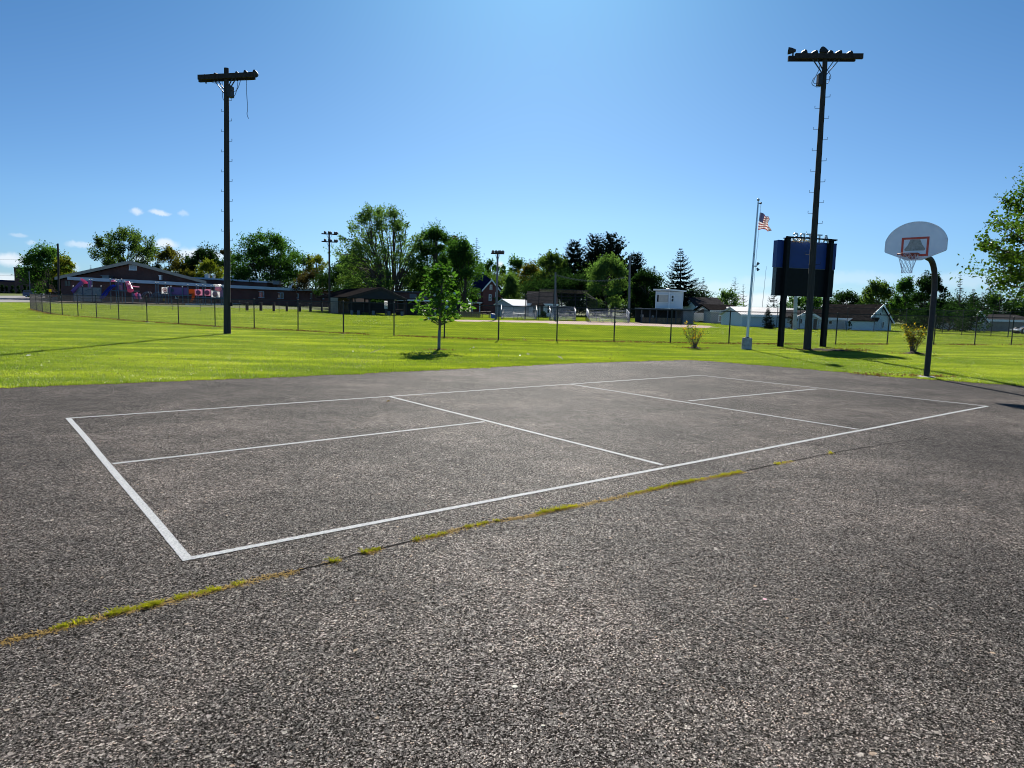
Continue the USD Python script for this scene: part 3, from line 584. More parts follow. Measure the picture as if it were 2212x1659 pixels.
# pale stones lying loose in the surface
for i, (px, py, s_, lb) in enumerate(((1112, 1486, .022, 'largest tan stone set in the near asphalt below the court'), (1652, 1296, .016, 'pinkish white stone on the asphalt right of centre'), (1173, 1475 + 95, .012, 'small cream stone near the bottom edge of the picture'))):
    p = G(px, py); st = trimesh.creation.icosphere(2, 1.0); v = st.vertices * (s_ * .62, s_ * .45, s_ * .12); v = v * (1 + .25 * (meshkit.noise(v * 120 + i, i)[:, None] - .5)); one('stone', (v + p + (0, 0, .006), st.faces), 'shutter_cream_look' if i != 1 else 'pale_pink_plastic_look', lb, 'stone', smooth=50)

# soil scraped up at the scoreboard and the bushes
def mound(name, c, rx, ry, h, label, seed):
    n, m = 26, 14; v, f = [[c[0], c[1], h]], []
    for i in range(1, m + 1):
        for j in range(n):
            a = j * 2 * PI / n; r = i / m
            v.append([c[0] + rx * r * math.cos(a), c[1] + ry * r * math.sin(a), h * (1 - r * r) ** 1.3])
    for j in range(n): f.append([0, 1 + j, 1 + (j + 1) % n])
    for i in range(m - 1):
        for j in range(n):
            a, b = 1 + i * n + j, 1 + i * n + (j + 1) % n; f += [[a, a + n, b + n], [a, b + n, b]]
    v = np.array(v); v[:, 2] += (meshkit.fbm(v * 5, 4, seed) - .5) * h * 1.1; v[:, 2] = np.maximum(v[:, 2], -.01)
    return one(name, (v, f), 'soil_and_shade_look', label, 'soil', kind='stuff')
mound('soil_heap', (13.2, 29.25), 1.3, .42, .10, 'low heap of dug soil beside the foot of the right hand light pole', 2)
mound('soil_heap', (7.56, 28.62), .34, .26, .09, 'ring of bare soil under the yellowing twiggy shrub by the flagpole', 3)
mound('soil_heap', (16.48, 28.4), .55, .36, .10, 'ring of bare soil under the bushy shrub by the basketball post', 4)
mound('soil_heap', (-2.55, 23.82), .26, .2, .05, 'small ring of soil at the foot of the young broadleaf tree', 6)
mound('soil_heap', (10.8, 17.9), .4, .26, .03, 'bare soil patch around the basketball post at the asphalt edge', 7)

# ------------------------------------------------------------------ wooden light poles
def flood(mb, c, az, tilt, r=.19, ln=.34):
    "A floodlight housing: bowl opening towards az, tilted down."
    d = np.array([math.sin(az) * math.cos(tilt), math.cos(az) * math.cos(tilt), -math.sin(tilt)])
    prof = [(0, .35), (.12, .45), (.3, .62), (.7, .9), (1, 1), (1.0, .93)]
    mb.tube([np.array(c) + d * ln * (t - .35) for t, _ in prof], [r * q for _, q in prof], 10)
    return d
def step_bolts(parent, axis, zs, side, mat='dark_metal_look', ln=.17):
    for z, s in zip(zs, side):
        c, r = axis(z); u = np.array([.95, -.3, 0]) * s
        m = MB(); p0 = c + u * r * .8; p1 = c + u * (r + ln); m.tube([p0, p1, p1 + (0, 0, .10)], .011, 5); obj('step_bolt', m, mat, parent)
def cable(path, r=.012, k=14):
    p = np.array(path, float); t = np.linspace(0, 1, len(p)); from scipy.interpolate import CubicSpline
    m = MB(); m.tube(CubicSpline(t, p)(np.linspace(0, 1, k)), r, 5); return m
def light_pole(base, top_z, rb, rt, arm_dir, arm_l, arm_z, label, floods, big, steps=None, name='light_pole', rows=1, lean=(0, 0), wood='wood_pole_look'):
    b = np.array(base); t = thing(name, label, 'light pole', b)
    ax = lambda z: (b + np.array([lean[0] * z / top_z, lean[1] * z / top_z, z]), rb + (rt - rb) * min(1, max(0, z) / top_z) ** .6)
    zz = np.linspace(-.1, top_z, 9); m = MB(); m.tube([ax(z)[0] for z in zz], [ax(z)[1] for z in zz], 14 if big else 8); obj('pole', m, wood, t, smooth=40)
    u = np.array([math.cos(arm_dir), math.sin(arm_dir), 0]); n = np.array([-u[1], u[0], 0])
    for row in range(rows):
        z = arm_z - row * .95; c, r = ax(z)
        for s_ in ((-1, 1) if big else (1,)):
            m = MB(); o = n * s_ * (r + .05) * (-1 if s_ > 0 else -1) + u * (.09 * s_ if big else 0)
            m.beam(c + o - u * arm_l / 2, c + o + u * arm_l / 2, .11 if big else .12, .20 if big else .13); obj('crossarm', m, 'wood_dark_look', t)
        for s_, k in ((-1, .30), (1, .30), (-1, .20), (1, .20)) if big else ((-1, .25), (1, .25)):
            m = MB(); m.beam(c + u * s_ * arm_l * k * .68 - (0, 0, .09) - n * (r + .02), c + u * s_ * r * .6 - (0, 0, .25 + k * 1.5) - n * r * .8, .035, .035); obj('brace', m, 'dark_metal_look', t)
        for i, (s_, dz, az, tl) in enumerate(floods):
            m = MB(); q = c + u * (s_ * arm_l) + n * (.12 if big else 0) + np.array([0, 0, (.22 if big else .26) + dz])
            flood(m, q, az, tl, *((.14, .30) if big else (.17, .36))); fl_ = obj('floodlight', m, 'dark_metal_look' if big else 'guard_look', t, smooth=40)
            m = MB(); m.beam(q - (0, 0, .30), q - (0, 0, .05), .05); obj('bracket', m, 'dark_metal_look', fl_)
    if steps: step_bolts(t, ax, *steps)
    return t, ax, u, n
sd_az = math.atan2(-13, 40)
zs = np.arange(3.3, 10.2, .43)
t, ax, u, n = light_pole(G(491, 721.5), 11.55, .162, .098, -.21, 2.74, 11.17, 'tall wooden light pole left of the young tree, crossarm with a wire dangling', [(-.40, -.10, .3, .25), (-.22, -.06, .1, .2), (-.02, -.08, .0, .2), (.16, -.05, -.1, .3), (.31, -.02, -.1, .35), (.47, -.02, -.2, .3)], True, (zs, [(-1) ** i for i in range(len(zs))]), lean=(.23, 0))
c, r = ax(10.55); m = MB(); m.box(c + u * (r + .085) - (0, 0, .0), (.19, .26, .46), -.21); m.prism([c + u * r + (0, -.13, .23), c + u * (r + .18) + (0, -.13, .23), c + u * r + (0, -.13, .33)], (0, 1, 0), .26); obj('switch_box', m, 'dark_metal_look', t)
zc = 11.05
for k_, pth in enumerate(([c + u * .55 + (0, 0, .5), c + u * .52 + (0, 0, .15), c + u * .36 + (0, 0, -.2), c + u * .2 + (0, 0, .02)], [c + u * .7 + (0, 0, .5), c + u * .48 + (0, 0, .05), c + u * .22 + (0, 0, .12)], [c - u * .2 + (0, 0, .5), c - u * .19 + (0, 0, -.2), c - u * .1 + (0, 0, -.3)], [c - u * .75 + (0, 0, .47), c - u * .5 + (0, 0, .40), c - u * .3 + (0, 0, .48)],
                          [c + u * 1.02 + (0, -.1, .55), c + u * 1.03 + (0, -.1, -.3), c + u * 1.05 + (0, -.1, -.75), c + u * 1.02 + (0, -.1, -.95), c + u * 1.09 + (0, -.1, -1.18)])):
    obj('wire', cable(pth), 'black_paint_look', t)
c, r = ax(1.35); m = MB(); m.box(c + (.2, 0, 0), (.07, .09, .16)); obj('outlet_box', m, 'black_paint_look', t)
zs = np.arange(3.6, 10.9, .42)
t, ax, u, n = light_pole(G(1743, 757), 12.0, .160, .096, -.06, 2.66, 11.87, 'tall wooden light pole standing in front of the scoreboard, six floodlights on top', [(-.47, .08, -1.2, -.1), (-.29, .04, .2, .1), (-.13, .02, .1, .1), (.015, .07, -.6, -.5), (.09, .02, .4, .1), (.23, .02, .1, .1), (.39, .0, .2, .1)], True, (zs, [(-1) ** i for i in range(len(zs))]), lean=(-.12, 0))
c, r = ax(11.0); m = MB(); m.box(c - u * (r + .07), (.17, .24, .44), -.06); m.prism([c - u * r + (0, -.12, .22), c - u * (r + .15) + (0, -.12, .22), c - u * r + (0, -.12, .32)], (0, 1, 0), .24); obj('switch_box', m, 'dark_metal_look', t)
for pth in ([c - u * .22 + (0, 0, .55), c - u * .26 + (0, 0, .3), c - u * .4 + (0, 0, -.05), c - u * .2 + (0, 0, -.1)], [c - u * .38 + (0, 0, .1), c - u * .46 + (0, 0, -.15), c - u * .28 + (0, 0, -.25)], [c + u * .1 + (0, 0, .4), c + u * .27 + (0, 0, .1), c + u * .1 + (0, 0, .02)], [c + u * .22 + (0, 0, .15), c + u * .2 + (0, 0, -.08), c + u * .1 + (0, 0, -.15)]):
    obj('wire', cable(pth), 'black_paint_look', t)
fl5 = [(-.28, .0, 0, .3), (-.02, .02, 0, .3), (.08, 0, 0, .3), (.36, 0, 0, .3), (.47, 0, 0, .3)]
light_pole(P(712, 676.5, 88) * (1, 1, 0), 10.1, .16, .10, .48, 1.95, 9.85, 'slim dark light pole with two crossarms beside the brown roofed pavilion', fl5, False, rows=2)
light_pole(P(1072, 690, 74) * (1, 1, 0), 7.1, .14, .10, 0.0, 1.38, 6.95, 'grey light pole with one crossarm of lamps in front of the red house', [(-.36, 0, 0, .3), (-.12, 0, 0, .3), (.1, 0, 0, .3), (.2, 0, 0, .3), (.4, 0, 0, .3)], False, wood='guard_look')
def plain_pole(px, ytop, ybase, Y, r0_, r1_, mat, label, name='utility_pole', cat='utility pole'):
    b = P(px[0], ybase, Y); b[2] = terrain(b[0], b[1]); tp = P(px[1], ytop, Y); m = MB(); m.tube([b, (b + tp) / 2, tp], [r0_, (r0_ + r1_) / 2, r1_], 10)
    return one(name, m, mat, label, cat, smooth=40), tp
_, A1 = plain_pole((1199, 1200), 588, 690, 79, .13, .09, 'guard_look', 'tall bare pole behind the baseball backstop, cable tied to its top')
_, A2 = plain_pole((1358, 1361), 552, 695, 79, .15, .10, 'guard_look', 'tall pale pole left of the press box, taller of the two cable poles')
tt_ = np.linspace(0, 1, 60); a_, b_ = P(1204, 594, 79), P(1353, 598, 79); pc = a_ + (b_ - a_) * tt_[:, None] - np.c_[0 * tt_, 0 * tt_, 1.25 * 4 * tt_ * (1 - tt_) * .42]
m = MB(); m.tube(pc, .012, 5); cb = thing('hanging_cable', 'pale cable with coiled ties sagging between two poles above the backstop', 'cable', pc[0]); obj('cable', m, 'guard_look', cb)
m = MB(); th = np.linspace(0, 2 * PI * 45, 700); q = np.c_[np.interp(th, [0, th[-1]], [0, 1])]; cc = np.stack([np.interp(q[:, 0], tt_, pc[:, i]) for i in range(3)], 1); cc[:, 1] += .09 * np.cos(th); cc[:, 2] += .09 * np.sin(th) - .05; m.tube(cc, .012, 4); obj('coil', m, 'guard_look', cb)
plain_pole((1716.5, 1722), 560, 713, 60, .17, .13, 'pale_concrete_look', 'pale utility pole rising behind the scoreboard in front of the white shed')
plain_pole((127.5, 125), 526, 645, 150, .22, .17, 'wood_pole_look', 'brown utility pole in front of the round maple at the far left')
plain_pole((65.8, 62.6), 586, 640, 150, .10, .08, 'guard_look', 'thin pale pole just left of the round maple')
for k_, (ya, yb, lb) in enumerate(((500.5 + 57 - 54, 551 + 5, 'upper'), (592, 592.5, 'lower'))): pass
for y0, y1, xe, lb in ((557.8, 556.5, 78, 'upper thin power line at the far left edge over the parking lot'), (592.3, 592.0, 36, 'lower thin power line at the far left edge over the parking lot')):
    a_, b_ = P(-260, y0 + 4, 175), P(xe + 60, y1, 175); s_ = np.linspace(0, 1, 12)[:, None]; pc = a_ + (b_ - a_) * s_; pc[:, 2] -= (1.2 * s_ * (1 - s_))[:, 0]; m = MB(); m.tube(pc, .025, 5); one('power_line', m, 'black_paint_look', lb, 'wire')
a_ = P(1646, 664, 420); b_ = P(1655.5, 575, 420); m = MB(); m.tube([a_ * (1, 1, 0), b_], [.15, .07], 4); one('radio_mast', m, 'guard_look', 'very thin distant radio mast right of the flagpole', 'mast')

# ------------------------------------------------------------------ scoreboard
sL, sR = g2(1689, 750.2), g2(1781, 750.5); su = (sR - sL) / np.linalg.norm(sR - sL); su = np.array([su[0], su[1], 0]); sn = np.array([-su[1], su[0], 0]); yaw = math.atan2(su[1], su[0]); o = np.array([sL[0], sL[1], 0])
sw = np.linalg.norm(sR - sL)
t = thing('scoreboard', 'big scoreboard seen from behind, blue over black, on two dark steel legs', 'scoreboard', o)
for k_ in (0, sw):
    m = MB(); c = o + su * k_
    m.box(c + (0, 0, 2.42), (.165, .022, 4.90), yaw); m.box(c + sn * .22 + (0, 0, 2.42), (.165, .022, 4.90), yaw); m.box(c + sn * .11 + (0, 0, 2.42), (.022, .198, 4.90), yaw); obj('leg', m, 'black_paint_look', t)
wl, wr = -.42, sw + .50
def sbox(a, b, z0, z1, y0, y1): m = MB(); m.box(o + su * (a + b) / 2 + sn * (y0 + y1) / 2 + (0, 0, (z0 + z1) / 2), (b - a, y1 - y0, z1 - z0), yaw); return m
bp = obj('upper_panel', sbox(wl, wr, 3.60, 4.79, .245, .50), 'blue_panel_look', t)
m = sbox(wl + .02, wr - .02, 3.60, 3.63, .235, .245); m2 = sbox(wl + .0, wr, 4.75, 4.80, .236, .246); obj('edge_trim', m2, 'blue_panel_look', bp)
lp = obj('lower_panel', sbox(wl + .04, wr - .06, 2.33, 3.575, .25, .47), 'black_paint_look', t)
obj('edge_trim', sbox(wl + .03, wr - .05, 3.577, 3.597, .24, .48), 'guard_look', lp); obj('side_strip', sbox(wl + .015, wl + .038, 2.33, 3.57, .25, .47), 'guard_look', lp); obj('side_strip', sbox(wr - .058, wr - .035, 2.33, 3.57, .25, .47), 'guard_look', lp)
obj('top_rail', sbox(-.17, sw + .24, 4.895, 4.955, -.05, .03), 'black_paint_look', t)
for a in (-.05, sw - .05): obj('clamp', sbox(a - .1, a + .2, 4.87, 4.90, -.06, .24), 'black_paint_look', t)
# the name stands on the rail facing the field, so from here it reads mirrored
word = 'ATHERS'; step = .335; start = sw - .34
for i, ch in enumerate(word):
    tm = meshkit.text_mesh(ch, .34, .05, True); v = np.array(tm.vertices); v[:, 0] -= v[:, 0].mean()
    p = o + su * (start - i * step) + sn * .06
    w3 = p + su * (-v[:, [0]] * 1.05) + sn * v[:, [2]] + np.array([0, 0, 1.]) * (v[:, [1]] + 4.79)
    obj('letter', (w3, tm.faces), 'letter_look', t)
nb = o + su * .62 + sn * .1 + np.array([0, 0, 4.84]); c = nb + rng.normal(0, 1, (160, 3)) * (.24, .05, .035)
one('nest', cards(c, rng.uniform(.06, .16, 160), .12, 6), 'straw_look', 'straw nest tucked under the letters on the scoreboard', 'nest', kind='stuff')

# ------------------------------------------------------------------ flagpole
fb = G(1612.5, 755.5); t = thing('flagpole', 'slim grey flagpole set in a concrete block between the shrub and the scoreboard', 'flagpole', fb)
m = MB(); m.lathe([(.001, .50), (.185, .495), (.20, .47), (.205, -.02)], fb, 18); obj('concrete_base', m, 'concrete_look', t, smooth=40)
ft = P(1637.8, 437, fb[1]); m = MB(); m.tube([fb + (0, 0, .49), ft], [.058, .030], 12); obj('pole', m, 'flagpole_look', t, smooth=40)
m = MB(); m.tube([fb + (0, 0, .49), fb + (0, 0, .53)], .09, 12); obj('collar', m, 'dull_steel_look', t, smooth=40)
m = MB(); m.ball(ft + (0, 0, .10), .055); m.tube([ft, ft + (0, 0, .06)], .02, 8); obj('finial', m, 'aluminium_look', t, smooth=60)
m = MB(); m.tube([ft + (0, 0, -.05), ft + (.13, 0, -.03)], .022, 6); m.tube([ft + (.11, -.03, -.03), ft + (.11, .03, -.03)], .04, 10); obj('truck', m, 'dull_steel_look', t)
m = MB(); m.tube([ft + (.12, 0, -.05), (ft + fb) / 2 + (.09, 0, 0), fb + (.08, 0, 1.2)], .008, 4); obj('halyard', m, 'net_look', t)
pl = P(1629.5, 575, fb[1]); m = MB(); m.beam(pl, pl + (.10, 0, 0), .04); flood(m, pl + (.12, 0, .07), 1.57, -1.0, .06, .13); flood(m, pl + (.13, 0, -.10), 1.57, .9, .06, .13); obj('spotlight', m, 'guard_look', t, smooth=40)
# flag: thirteen stripes and a dark canton, folded by the wind
t = thing('flag', 'red and white striped flag with blue corner, crumpled by the wind on the flagpole', 'flag', ft)
h0, nz, nx = .66, 27, 40
hx = P(1641, 465, fb[1]); FL = 1.0
def cloth(a, b):   # a along the fly 0..1, b down the hoist 0..1
    fold = np.sin(a * 15 + b * 2.2) * .05 * (.3 + a) + np.sin(a * 8 - b * 3.1 + 1) * .05 * a
    x = a * .50 + .02 * np.sin(a * 15 + b * 3 + .8) * a - .05 * a * a * np.sin(b * 5); z = -b * h0 - .22 * a ** 1.4 + .16 * a * b + .03 * np.sin(a * 9 + b * 4)
    return np.stack([hx[0] - .03 * b + x, hx[1] + fold * 1.6 + .10 * a, hx[2] + .10 + z], -1)
def cloth_mesh(a0, a1, b0, b1, na, nb_):
    A_, B_ = np.meshgrid(np.linspace(a0, a1, na), np.linspace(b0, b1, nb_), indexing='ij'); v = cloth(A_, B_).reshape(-1, 3); i_, j_ = np.meshgrid(np.arange(na - 1), np.arange(nb_ - 1), indexing='ij'); k_ = (i_ * nb_ + j_).ravel()
    return v, np.c_[k_, k_ + nb_, k_ + nb_ + 1, k_ + 1]
for i in range(13): obj('stripe', cloth_mesh(.40 if i < 7 else 0, 1, i / 13, (i + 1) / 13, 30, 4), 'flag_red_look' if i % 2 == 0 else 'flag_white_look', t, smooth=True)
obj('canton', cloth_mesh(0, .40, 0, 7 / 13, 20, 12), 'flag_blue_look', t, smooth=True)

# ------------------------------------------------------------------ basketball hoop
hb = G(2001, 816); BY = -.85; bd = np.array([math.cos(BY), math.sin(BY), 0]); bn = np.array([math.sin(BY), -math.cos(BY), 0])   # bn: out of the board, towards the court
t = thing('basketball_hoop', 'basketball hoop with white fan backboard on a dark gooseneck post', 'basketball hoop', hb)
bc = hb + bn * 1.42 - bd * .06; Z0 = 2.93
post = [hb + (0, 0, -.1), hb + (0, 0, 1.2), hb + (0, 0, 2.15)]; R = .62
for a in np.linspace(0, PI / 2 * .88, 10): post.append(hb + bn * R * (1 - math.cos(a)) + np.array([0, 0, 2.25 + R * 1.25 * math.sin(a)]))
post.append(bc - bn * .10 + np.array([0, 0, Z0 + .22]))
m = MB(); m.tube(post, np.r_[.070, .069, .069, np.full(10, .068), .062], 16); obj('post', m, 'hoop_post_look', t, smooth=50)
m = MB(); m.lathe([(.001, .05), (.17, .045), (.24, .02), (.27, -.02)], hb, 16); obj('footing', m, 'concrete_look', t, smooth=40)
def W3(s_, t_, d=0.0): return bc + bd * s_ + np.array([0, 0, Z0 + t_]) + bn * d
out = [(-.16, 0), (.16, 0), (.665, .205), (.686, .24), (.686, .46)]
for a in np.linspace(.20, PI - .20, 26): out.append((.700 * math.cos(a), .36 + .565 * math.sin(a)))
out += [(-.686, .46), (-.686, .24), (-.665, .205)]
pg = Polygon(out).buffer(-.02).buffer(.02); oc = list(pg.exterior.coords)[:-1]
m = MB(); m.prism([W3(s_, t_, -.03) for s_, t_ in oc], bn, .03); bbp = obj('backboard', m, 'backboard_look', t)
ring = Polygon(oc).difference(Polygon(oc).buffer(-.022)); tv, tf = trimesh.creation.triangulate_polygon(ring, engine='earcut'); rim_m = trimesh.creation.extrude_triangulation(tv, tf, .05)
v = np.array([W3(p[0], p[1], p[2] - .046) for p in rim_m.vertices]); obj('edge_rim', (v, rim_m.faces), 'white_trim_look', bbp)
def strip(poly, d, mat, name, par):
    tv, tf = trimesh.creation.triangulate_polygon(poly, engine='earcut'); return obj(name, (np.array([W3(p[0], p[1], d) for p in tv]), tf), mat, par)
from shapely.geometry import box as sbx
strip(sbx(-.305, .095, .305, .552).difference(sbx(-.255, .145, .255, .502)), .004, 'target_look', 'target_square', bbp)
sc_ = [(-.09, .62), (.09, .62), (.07, .50), (.13, .36), (.20, .26), (-.20, .26), (-.13, .36), (-.08, .5)]
strip(Polygon(sc_).buffer(.03).intersection(sbx(-.25, .15, .25, .497)), .003, 'scuff_look', 'scuff_mark', bbp)
rc = W3(0, .13, .15 + .2286); ang = np.linspace(0, 2 * PI, 41); m = MB()
m.tube([rc + .2286 * (math.cos(a) * bd + math.sin(a) * bn) for a in ang], .0105, 8, caps=False); rimo = obj('rim', m, 'rim_look', t, smooth=True)
m = MB(); m.box(W3(0, .105, .012), (.16, .022, .15), BY); m.prism([W3(-.12, .118, .02), W3(.12, .118, .02), rc + .22 * (.75 * bd - .66 * bn) - (0, 0, .01), rc + .22 * (-.75 * bd - .66 * bn) - (0, 0, .01)], (0, 0, 1), .008)
for s_ in (-1, 1): m.beam(W3(s_ * .05, .04, .02), rc + .2286 * (s_ * .75 * bd - .0 * bn) - (0, 0, .01), .014)
m2 = MB()
for k_ in range(16): a = k_ * PI / 8; q = rc + .2286 * (math.cos(a) * bd + math.sin(a) * bn); m2.tube([q, q - (0, 0, .028)], .006, 4)
obj('bracket', m, 'rim_look', t); obj('net_hook', m2, 'rim_look', rimo)
m = MB(); rings = [(.215, .025), (.19, .10), (.165, .19), (.14, .28), (.118, .36), (.112, .44)]
for k_ in range(12):
    for dr in (1, -1):
        pth = []
        for i, (r_, z_) in enumerate(rings): a = (k_ + dr * i * .5) * PI / 6 + .02 * math.sin(k_ * 5 + i); pth.append(rc + r_ * (math.cos(a) * bd + math.sin(a) * bn) - (0, 0, z_))
        m.tube(pth, .0042, 4)
    q = rc + .112 * (math.cos(k_ * PI / 6) * bd + math.sin(k_ * PI / 6) * bn) - (0, 0, .445); m.ball(q, .011, 1)
q = rc + .06 * bd - (0, 0, .44); m.tube([q, q + (.01, 0, -.10), q + (.0, 0, -.17)], .002, 3)
obj('net', m, 'net_look', t)
for s_ in (-.2, .2):
    m = MB(); m.beam(W3(s_, .30, -.035), bc - bn * .22 + np.array([0, 0, Z0 + .14]), .035); obj('board_brace', m, 'hoop_post_look', t)

# ------------------------------------------------------------------ trees
def env(kind, t):
    t = np.clip(t, 0, 1)
    return {'round': np.sin(PI * np.clip(t * .76 + .20, 0, 1)) ** .6, 'oval': np.sin(PI * np.clip(t * .78 + .17, 0, 1)) ** .8, 'vase': np.sin(PI * np.clip(t ** 1.35 * .9 + .10, 0, 1)) ** .75 * (.55 + .55 * t), 'cone': np.clip(1.02 - t, 0, 1) ** .75, 'hedge': np.clip(1 - t ** 5, 0, 1) ** .5, 'dome': np.sqrt(np.clip(1 - t * t * .98, 0, 1))}[kind]
def tree(label, Y, x0, x1, top, bot, mat, seed, kind='round', leaf=.40, dens=2.2, clump=.15, K=60, group=None, stems=1, name='broadleaf_tree', depth=.85, flat=.75, cat='tree', base=None, limb=.4, shoots=.25, aspect=.55, trunk=None, lean=0.0, bark='bark_look', rad=None):
    "A tree whose crown spans photo columns x0..x1 and rows top..bot at depth Y."
    r = np.random.default_rng(seed); xm = (x0 + x1) / 2
    b = P(xm if base is None else base, bot, Y); b[2] = terrain(b[0], b[1]); tp, cb = P(xm, top, Y), P(xm, bot, Y)
    W = (x1 - x0) / FPX * Y; cz0, cz1 = max(cb[2], b[2] + .05), tp[2]; H = cz1 - cz0; cx0 = tp[0]
    t = thing(name, label, cat, b, group)
    hgt_ = r.beta(1.15, .95, K); az = r.uniform(0, 2 * PI, K); rr = 1.16 * (W / 2 - clump * W * .45) * env(kind, hgt_) * np.sqrt(r.uniform(.2, 1, K)) * r.uniform(.88, 1.12, K)
    C = np.c_[cx0 + rr * np.cos(az) + lean * hgt_, b[1] + depth * rr * np.sin(az), cz0 + clump * W * .3 + hgt_ * (H - clump * W * .55)]
    n = int(dens * 3.4 * W * H / (leaf * leaf * .42)); n = min(n, 34000)
    ci = r.integers(0, K, n); rc_ = clump * W * r.uniform(.6, 1.35, K)
    off = r.normal(0, 1, (n, 3)); off /= np.linalg.norm(off, axis=1, keepdims=True); off *= (r.uniform(0, 1, n) ** .45)[:, None] * [1, 1, flat]
    pos = C[ci] + off * rc_[ci][:, None] * .85
    # sprays of leaves along outward shoots roughen the outline
    nsp = int(K * 7 * (.5 + shoots)); si = r.integers(0, K, nsp); per = max(5, int(n * .16 / nsp))
    o_ = np.c_[C[si, 0] - cx0, C[si, 1] - b[1], (C[si, 2] - cz0 - H * .3) * .9]; o_ /= np.linalg.norm(o_, axis=1, keepdims=True) + 1e-6
    o_ = o_ + r.normal(0, .55, (nsp, 3)) + [0, 0, .25]; o_ /= np.linalg.norm(o_, axis=1, keepdims=True)
    sp_ = r.uniform(.45, 1.0, (nsp, per)) * r.uniform(.9, 1.35, (nsp, 1)); pos = np.vstack([pos, (C[si][:, None] + o_[:, None] * (rc_[si][:, None] * sp_)[..., None] + r.normal(0, .09, (nsp, per, 3)) * rc_[si][:, None, None]).reshape(-1, 3)])
    pos[:, 2] = np.maximum(pos[:, 2], b[2] + .04)
    sz = leaf * r.uniform(.55, 1.3, len(pos))
    m = MB(); top_c = np.array([cx0, b[1], cz0 + H * .5]); base_p = b.copy()
    tr = rad or .018 * (cz1 - b[2]) + .05; order = np.argsort(-hgt_)
    if stems == 1:
        zt = cz0 + H * .62; zz = np.linspace(0, 1, 7); pth = np.c_[b[0] + (cx0 - b[0]) * zz ** 1.5 + .02 * W * np.sin(zz * 5 + seed), np.full(7, b[1]), b[2] - .15 + (zt - b[2] + .15) * zz]
        m.tube(pth, tr * (1 - .72 * zz), 9); axes = [pth]
    else:
        axes = []
        for s_ in range(stems):
            a = s_ / max(1, stems - 1) - .5; zz = np.linspace(0, 1, 8); e = np.array([cx0 + a * W * .62, b[1] + r.uniform(-.2, .2) * W, cz0 + H * r.uniform(.72, .9)])
            pth = np.c_[b[0] + a * .6 + (e[0] - b[0]) * zz ** 1.4, b[1] + (e[1] - b[1]) * zz ** 1.3, b[2] - .1 + (e[2] - b[2]) * zz]; m.tube(pth, tr * .46 * (1 - .85 * zz), 7); axes.append(pth)
    for k_ in r.permutation(K)[:int(K * limb)]:
        pth = axes[r.integers(len(axes))] if stems > 1 else axes[0]
        if stems > 1: pth = axes[int(np.argmin([np.linalg.norm(a_[-1][:2] - C[k_][:2]) for a_ in axes]))]
        cand = pth[1:]; below = cand[cand[:, 2] < C[k_, 2] - .02 * H]; s0 = below[r.integers(len(below))] if len(below) else cand[0]
        if s0[2] < cz0 - .25 * H: s0 = cand[np.argmin(np.abs(cand[:, 2] - cz0))]
        mid = (s0 + C[k_]) / 2 + np.array([0, 0, .06 * H]) * np.sign(r.uniform(-.3, 1)); q = np.linspace(0, 1, 5)[:, None]; bz = (1 - q) ** 2 * s0 + 2 * q * (1 - q) * mid + q * q * C[k_]
        m.tube(bz, tr * .32 * (1 - .8 * q[:, 0]), 5, caps=False)
    obj('trunk', m, bark, t, smooth=50)
    obj('crown', cards(pos, sz, aspect, seed + 1), mat, t)
    return t
